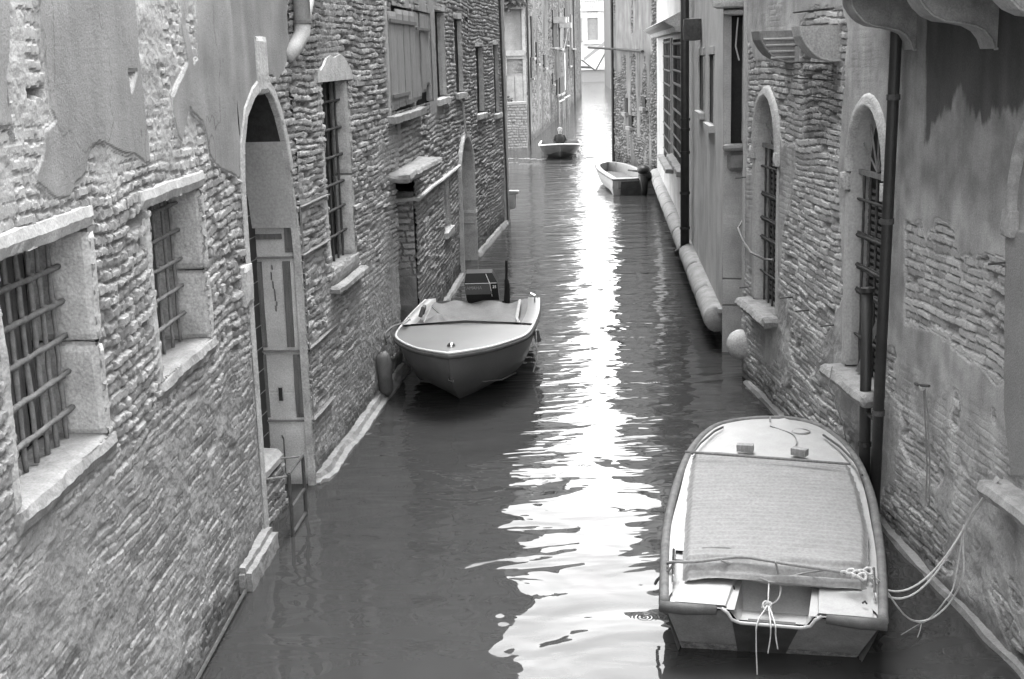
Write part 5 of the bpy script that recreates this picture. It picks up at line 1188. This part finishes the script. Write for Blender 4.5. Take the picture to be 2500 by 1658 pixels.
# person: one skinned body
def person(loc):
    px,py,pz=loc
    V=[(0,0,.0),(0,-.02,.22),(0,-.04,.42),(0,-.03,.53),(0,-.05,.60),(0,-.06,.69),(0,-.06,.79),  # pelvis..head top
       (-.17,-.04,.46),(-.27,-.10,.24),(-.20,-.32,.12),(-.15,-.40,.10),
       (.17,-.04,.46),(.27,-.10,.24),(.20,-.32,.12),(.15,-.40,.10),
       (-.10,-.02,-.02),(-.13,-.42,.04),(-.13,-.50,-.30),(-.13,-.62,-.34),
       (.10,-.02,-.02),(.13,-.42,.04),(.13,-.50,-.30),(.13,-.62,-.34)]
    E=[(0,1),(1,2),(2,3),(3,4),(4,5),(5,6),(2,7),(7,8),(8,9),(9,10),(2,11),(11,12),(12,13),(13,14),(0,15),(15,16),(16,17),(17,18),(0,19),(19,20),(20,21),(21,22)]
    rad=[.15,.15,.15,.07,.065,.10,.075,.08,.055,.04,.03,.08,.055,.04,.03,.10,.075,.055,.04,.10,.075,.055,.04]
    nb0=len(V)
    for sx in(-1,1):      # four fingers and a thumb on each hand
        w=10 if sx<0 else 14;bx,by,bz=V[w]
        for k in range(4):
            a=len(V);V.append((bx+sx*(.03-.02*k),by-.04,bz-.005));V.append((bx+sx*(.03-.02*k),by-.075+.006*abs(k-1.3),bz-.035));E+=[(w,a),(a,a+1)];rad+=[.010,.008]
        a=len(V);V.append((bx-sx*.045,by-.02,bz+.01));V.append((bx-sx*.055,by-.05,bz));E+=[(w,a),(a,a+1)];rad+=[.011,.009]
    me=bpy.data.meshes.new('person');me.from_pydata([(-a,b,c) for a,b,c in V],E,[])
    o=bpy.data.objects.new('tmp',me);COL.objects.link(o)
    m=o.modifiers.new('s','SKIN');
    for i,v in enumerate(me.skin_vertices[0].data): v.radius=(rad[i]*(1.25 if i in(0,1,2) else 1),rad[i]);v.use_root=(i==0)
    s=o.modifiers.new('u','SUBSURF');s.levels=2;s.render_levels=2
    bpy.context.view_layer.update()
    me2=bpy.data.meshes.new_from_object(o.evaluated_get(bpy.context.evaluated_depsgraph_get()));bpy.data.objects.remove(o)
    me2.materials.clear()
    idx=[]
    for p in me2.polygons:
        z=p.center.z;r=math.hypot(p.center.x,p.center.y)
        hand=p.center.y<-.345 and z<.16 and z>.02
        idx.append(1 if (z>.545 or hand) else 0)
    ob=bpy.data.objects.new('person',me2);COL.objects.link(ob);ob.location=loc
    me2.materials.append(M_JACKET);me2.materials.append(M_SKIN)
    me2.polygons.foreach_set('material_index',idx);me2.polygons.foreach_set('use_smooth',[True]*len(idx))
    tagit(ob,'person in dark jacket seated in the approaching boat, facing us','person')
    def sub(name,mb,m):
        me=bpy.data.meshes.new(name);me.from_pydata(mb.v,[],mb.f);me.materials.append(m);q=bpy.data.objects.new(name,me);COL.objects.link(q);q.parent=ob;me.polygons.foreach_set('use_smooth',[True]*len(me.polygons))
    sub('hair',MB().ball((0,-.035,.735),.118,10,(1,1,.95),amp=.08),M_HAIR)
    sub('face',MB().ball((0,-.085,.70),.088,10,(.95,.9,1.15)).ball((0,-.172,.69),.014,6).ball((-.09,-.06,.70),.02,5).ball((.09,-.06,.70),.02,5),M_SKIN)
    sub('eye',MB().ball((-.034,-.158,.715),.011,5).ball((.034,-.158,.715),.011,5).ball((0,-.160,.655),.02,5,(1.2,.4,.3)),M_BLACK)
    sub('jacket',MB().tube([(0,-.01,-.05),(0,-.02,.15),(0,-.04,.40),(0,-.035,.50),(0,-.04,.54)],[.23,.25,.22,.13,.085],14),M_JACKET)
    return ob
person(wP(2.45,0,.40))

# ================================================================== WATER
m,nt,b=newmat('canal_water');N=nt.nodes;K=nt.links
b.inputs['Base Color'].default_value=grey(.036);b.inputs['Roughness'].default_value=.02;b.inputs['IOR'].default_value=1.39;b.inputs['Specular IOR Level'].default_value=.5
tc=N.new('ShaderNodeTexCoord');sx=N.new('ShaderNodeSeparateXYZ');K.new(tc.outputs['Object'],sx.inputs[0])
def mr(src,a,b_,c,d,sm=True):
    r=N.new('ShaderNodeMapRange');r.inputs[1].default_value=a;r.inputs[2].default_value=b_;r.inputs[3].default_value=c;r.inputs[4].default_value=d
    if sm:r.interpolation_type='SMOOTHSTEP'
    K.new(src,r.inputs[0]);return r.outputs[0]
def nz(scale,stretch,det=3,rough=.5,dist=0.):
    mp=N.new('ShaderNodeMapping');mp.inputs['Scale'].default_value=stretch;K.new(tc.outputs['Object'],mp.inputs[0])
    n=N.new('ShaderNodeTexNoise');n.inputs['Scale'].default_value=scale;n.inputs['Detail'].default_value=det;n.inputs['Roughness'].default_value=rough;n.inputs['Distortion'].default_value=dist
    K.new(mp.outputs[0],n.inputs[0]);return n.outputs[0]
def mul(a,b_):
    q=N.new('ShaderNodeMath');q.operation='MULTIPLY'
    for i,s in enumerate((a,b_)):
        if isinstance(s,(int,float)):q.inputs[i].default_value=s
        else:K.new(s,q.inputs[i])
    return q.outputs[0]
def add(a,b_):
    q=N.new('ShaderNodeMath');q.operation='ADD';K.new(a,q.inputs[0]);K.new(b_,q.inputs[1]);return q.outputs[0]
Y=sx.outputs[1]
big=mul(nz(.8,(.9,1.5,1),2,.4,.8),mr(Y,6,20,.062,.040))
med=mul(nz(2.2,(.7,1.7,1),2,.45,.5),mr(Y,10.5,17,.0055,.015))
fine=mul(nz(9.0,(.6,1.6,1),3,.5),mr(Y,20,40,.0,.010))
lng=mul(nz(1.,(1.3,4.2,1),2,.5,.5),mr(Y,11,20,.0,.012))
far=mul(nz(1.,(.7,1.4,1),2,.5,.5),mr(Y,35,60,.0,.05))
h=add(add(add(add(big,med),fine),lng),far)
# rain-drop rings
vo=N.new('ShaderNodeTexVoronoi');vo.inputs['Scale'].default_value=1.1;vo.inputs['Randomness'].default_value=1.;K.new(tc.outputs['Object'],vo.inputs['Vector'])
si=N.new('ShaderNodeMath');si.operation='SINE';K.new(mul(vo.outputs['Distance'],190.),si.inputs[0])
ring=mul(mul(si.outputs[0],mr(vo.outputs['Distance'],.03,.14,1.,0.)),.0005)
h=add(h,ring)
bp=N.new('ShaderNodeBump');bp.inputs['Distance'].default_value=1.;K.new(h,bp.inputs['Height']);K.new(bp.outputs[0],b.inputs['Normal'])
me=bpy.data.meshes.new('water');me.from_pydata([(-260,-60,0),(260,-60,0),(260,420,0),(-260,420,0)],[],[(0,1,2,3)])
wt=link('water',me,m);tagit(wt,kind='structure')

# ================================================================== LIGHT
EL,AZ=R(68),R(15)     # azimuth east of +Y
W=bpy.data.worlds.new('World');S.world=W;W.use_nodes=True;nt=W.node_tree;bg=nt.nodes['Background']
sk=nt.nodes.new('ShaderNodeTexSky');sk.sky_type='NISHITA';sk.sun_disc=False;sk.sun_elevation=EL;sk.sun_rotation=AZ
sk.air_density=1.;sk.dust_density=1.5;sk.ozone_density=1.
bw=nt.nodes.new('ShaderNodeRGBToBW');nt.links.new(sk.outputs[0],bw.inputs[0]);nt.links.new(bw.outputs[0],bg.inputs[0]);bg.inputs[1].default_value=.15
sl=bpy.data.lights.new('sun','SUN');sl.energy=.5;sl.angle=R(35);sl.color=(1,1,1)
so=bpy.data.objects.new('sun',sl);COL.objects.link(so)
sd=Vector((math.sin(AZ)*math.cos(EL),math.cos(AZ)*math.cos(EL),math.sin(EL)))
so.rotation_euler=sd.to_track_quat('Z','Y').to_euler()
S.view_settings.view_transform='Standard';S.view_settings.look='None';S.view_settings.gamma=1;S.view_settings.exposure=3.55
S.cycles.max_bounces=8;S.cycles.diffuse_bounces=4;S.cycles.use_adaptive_sampling=True
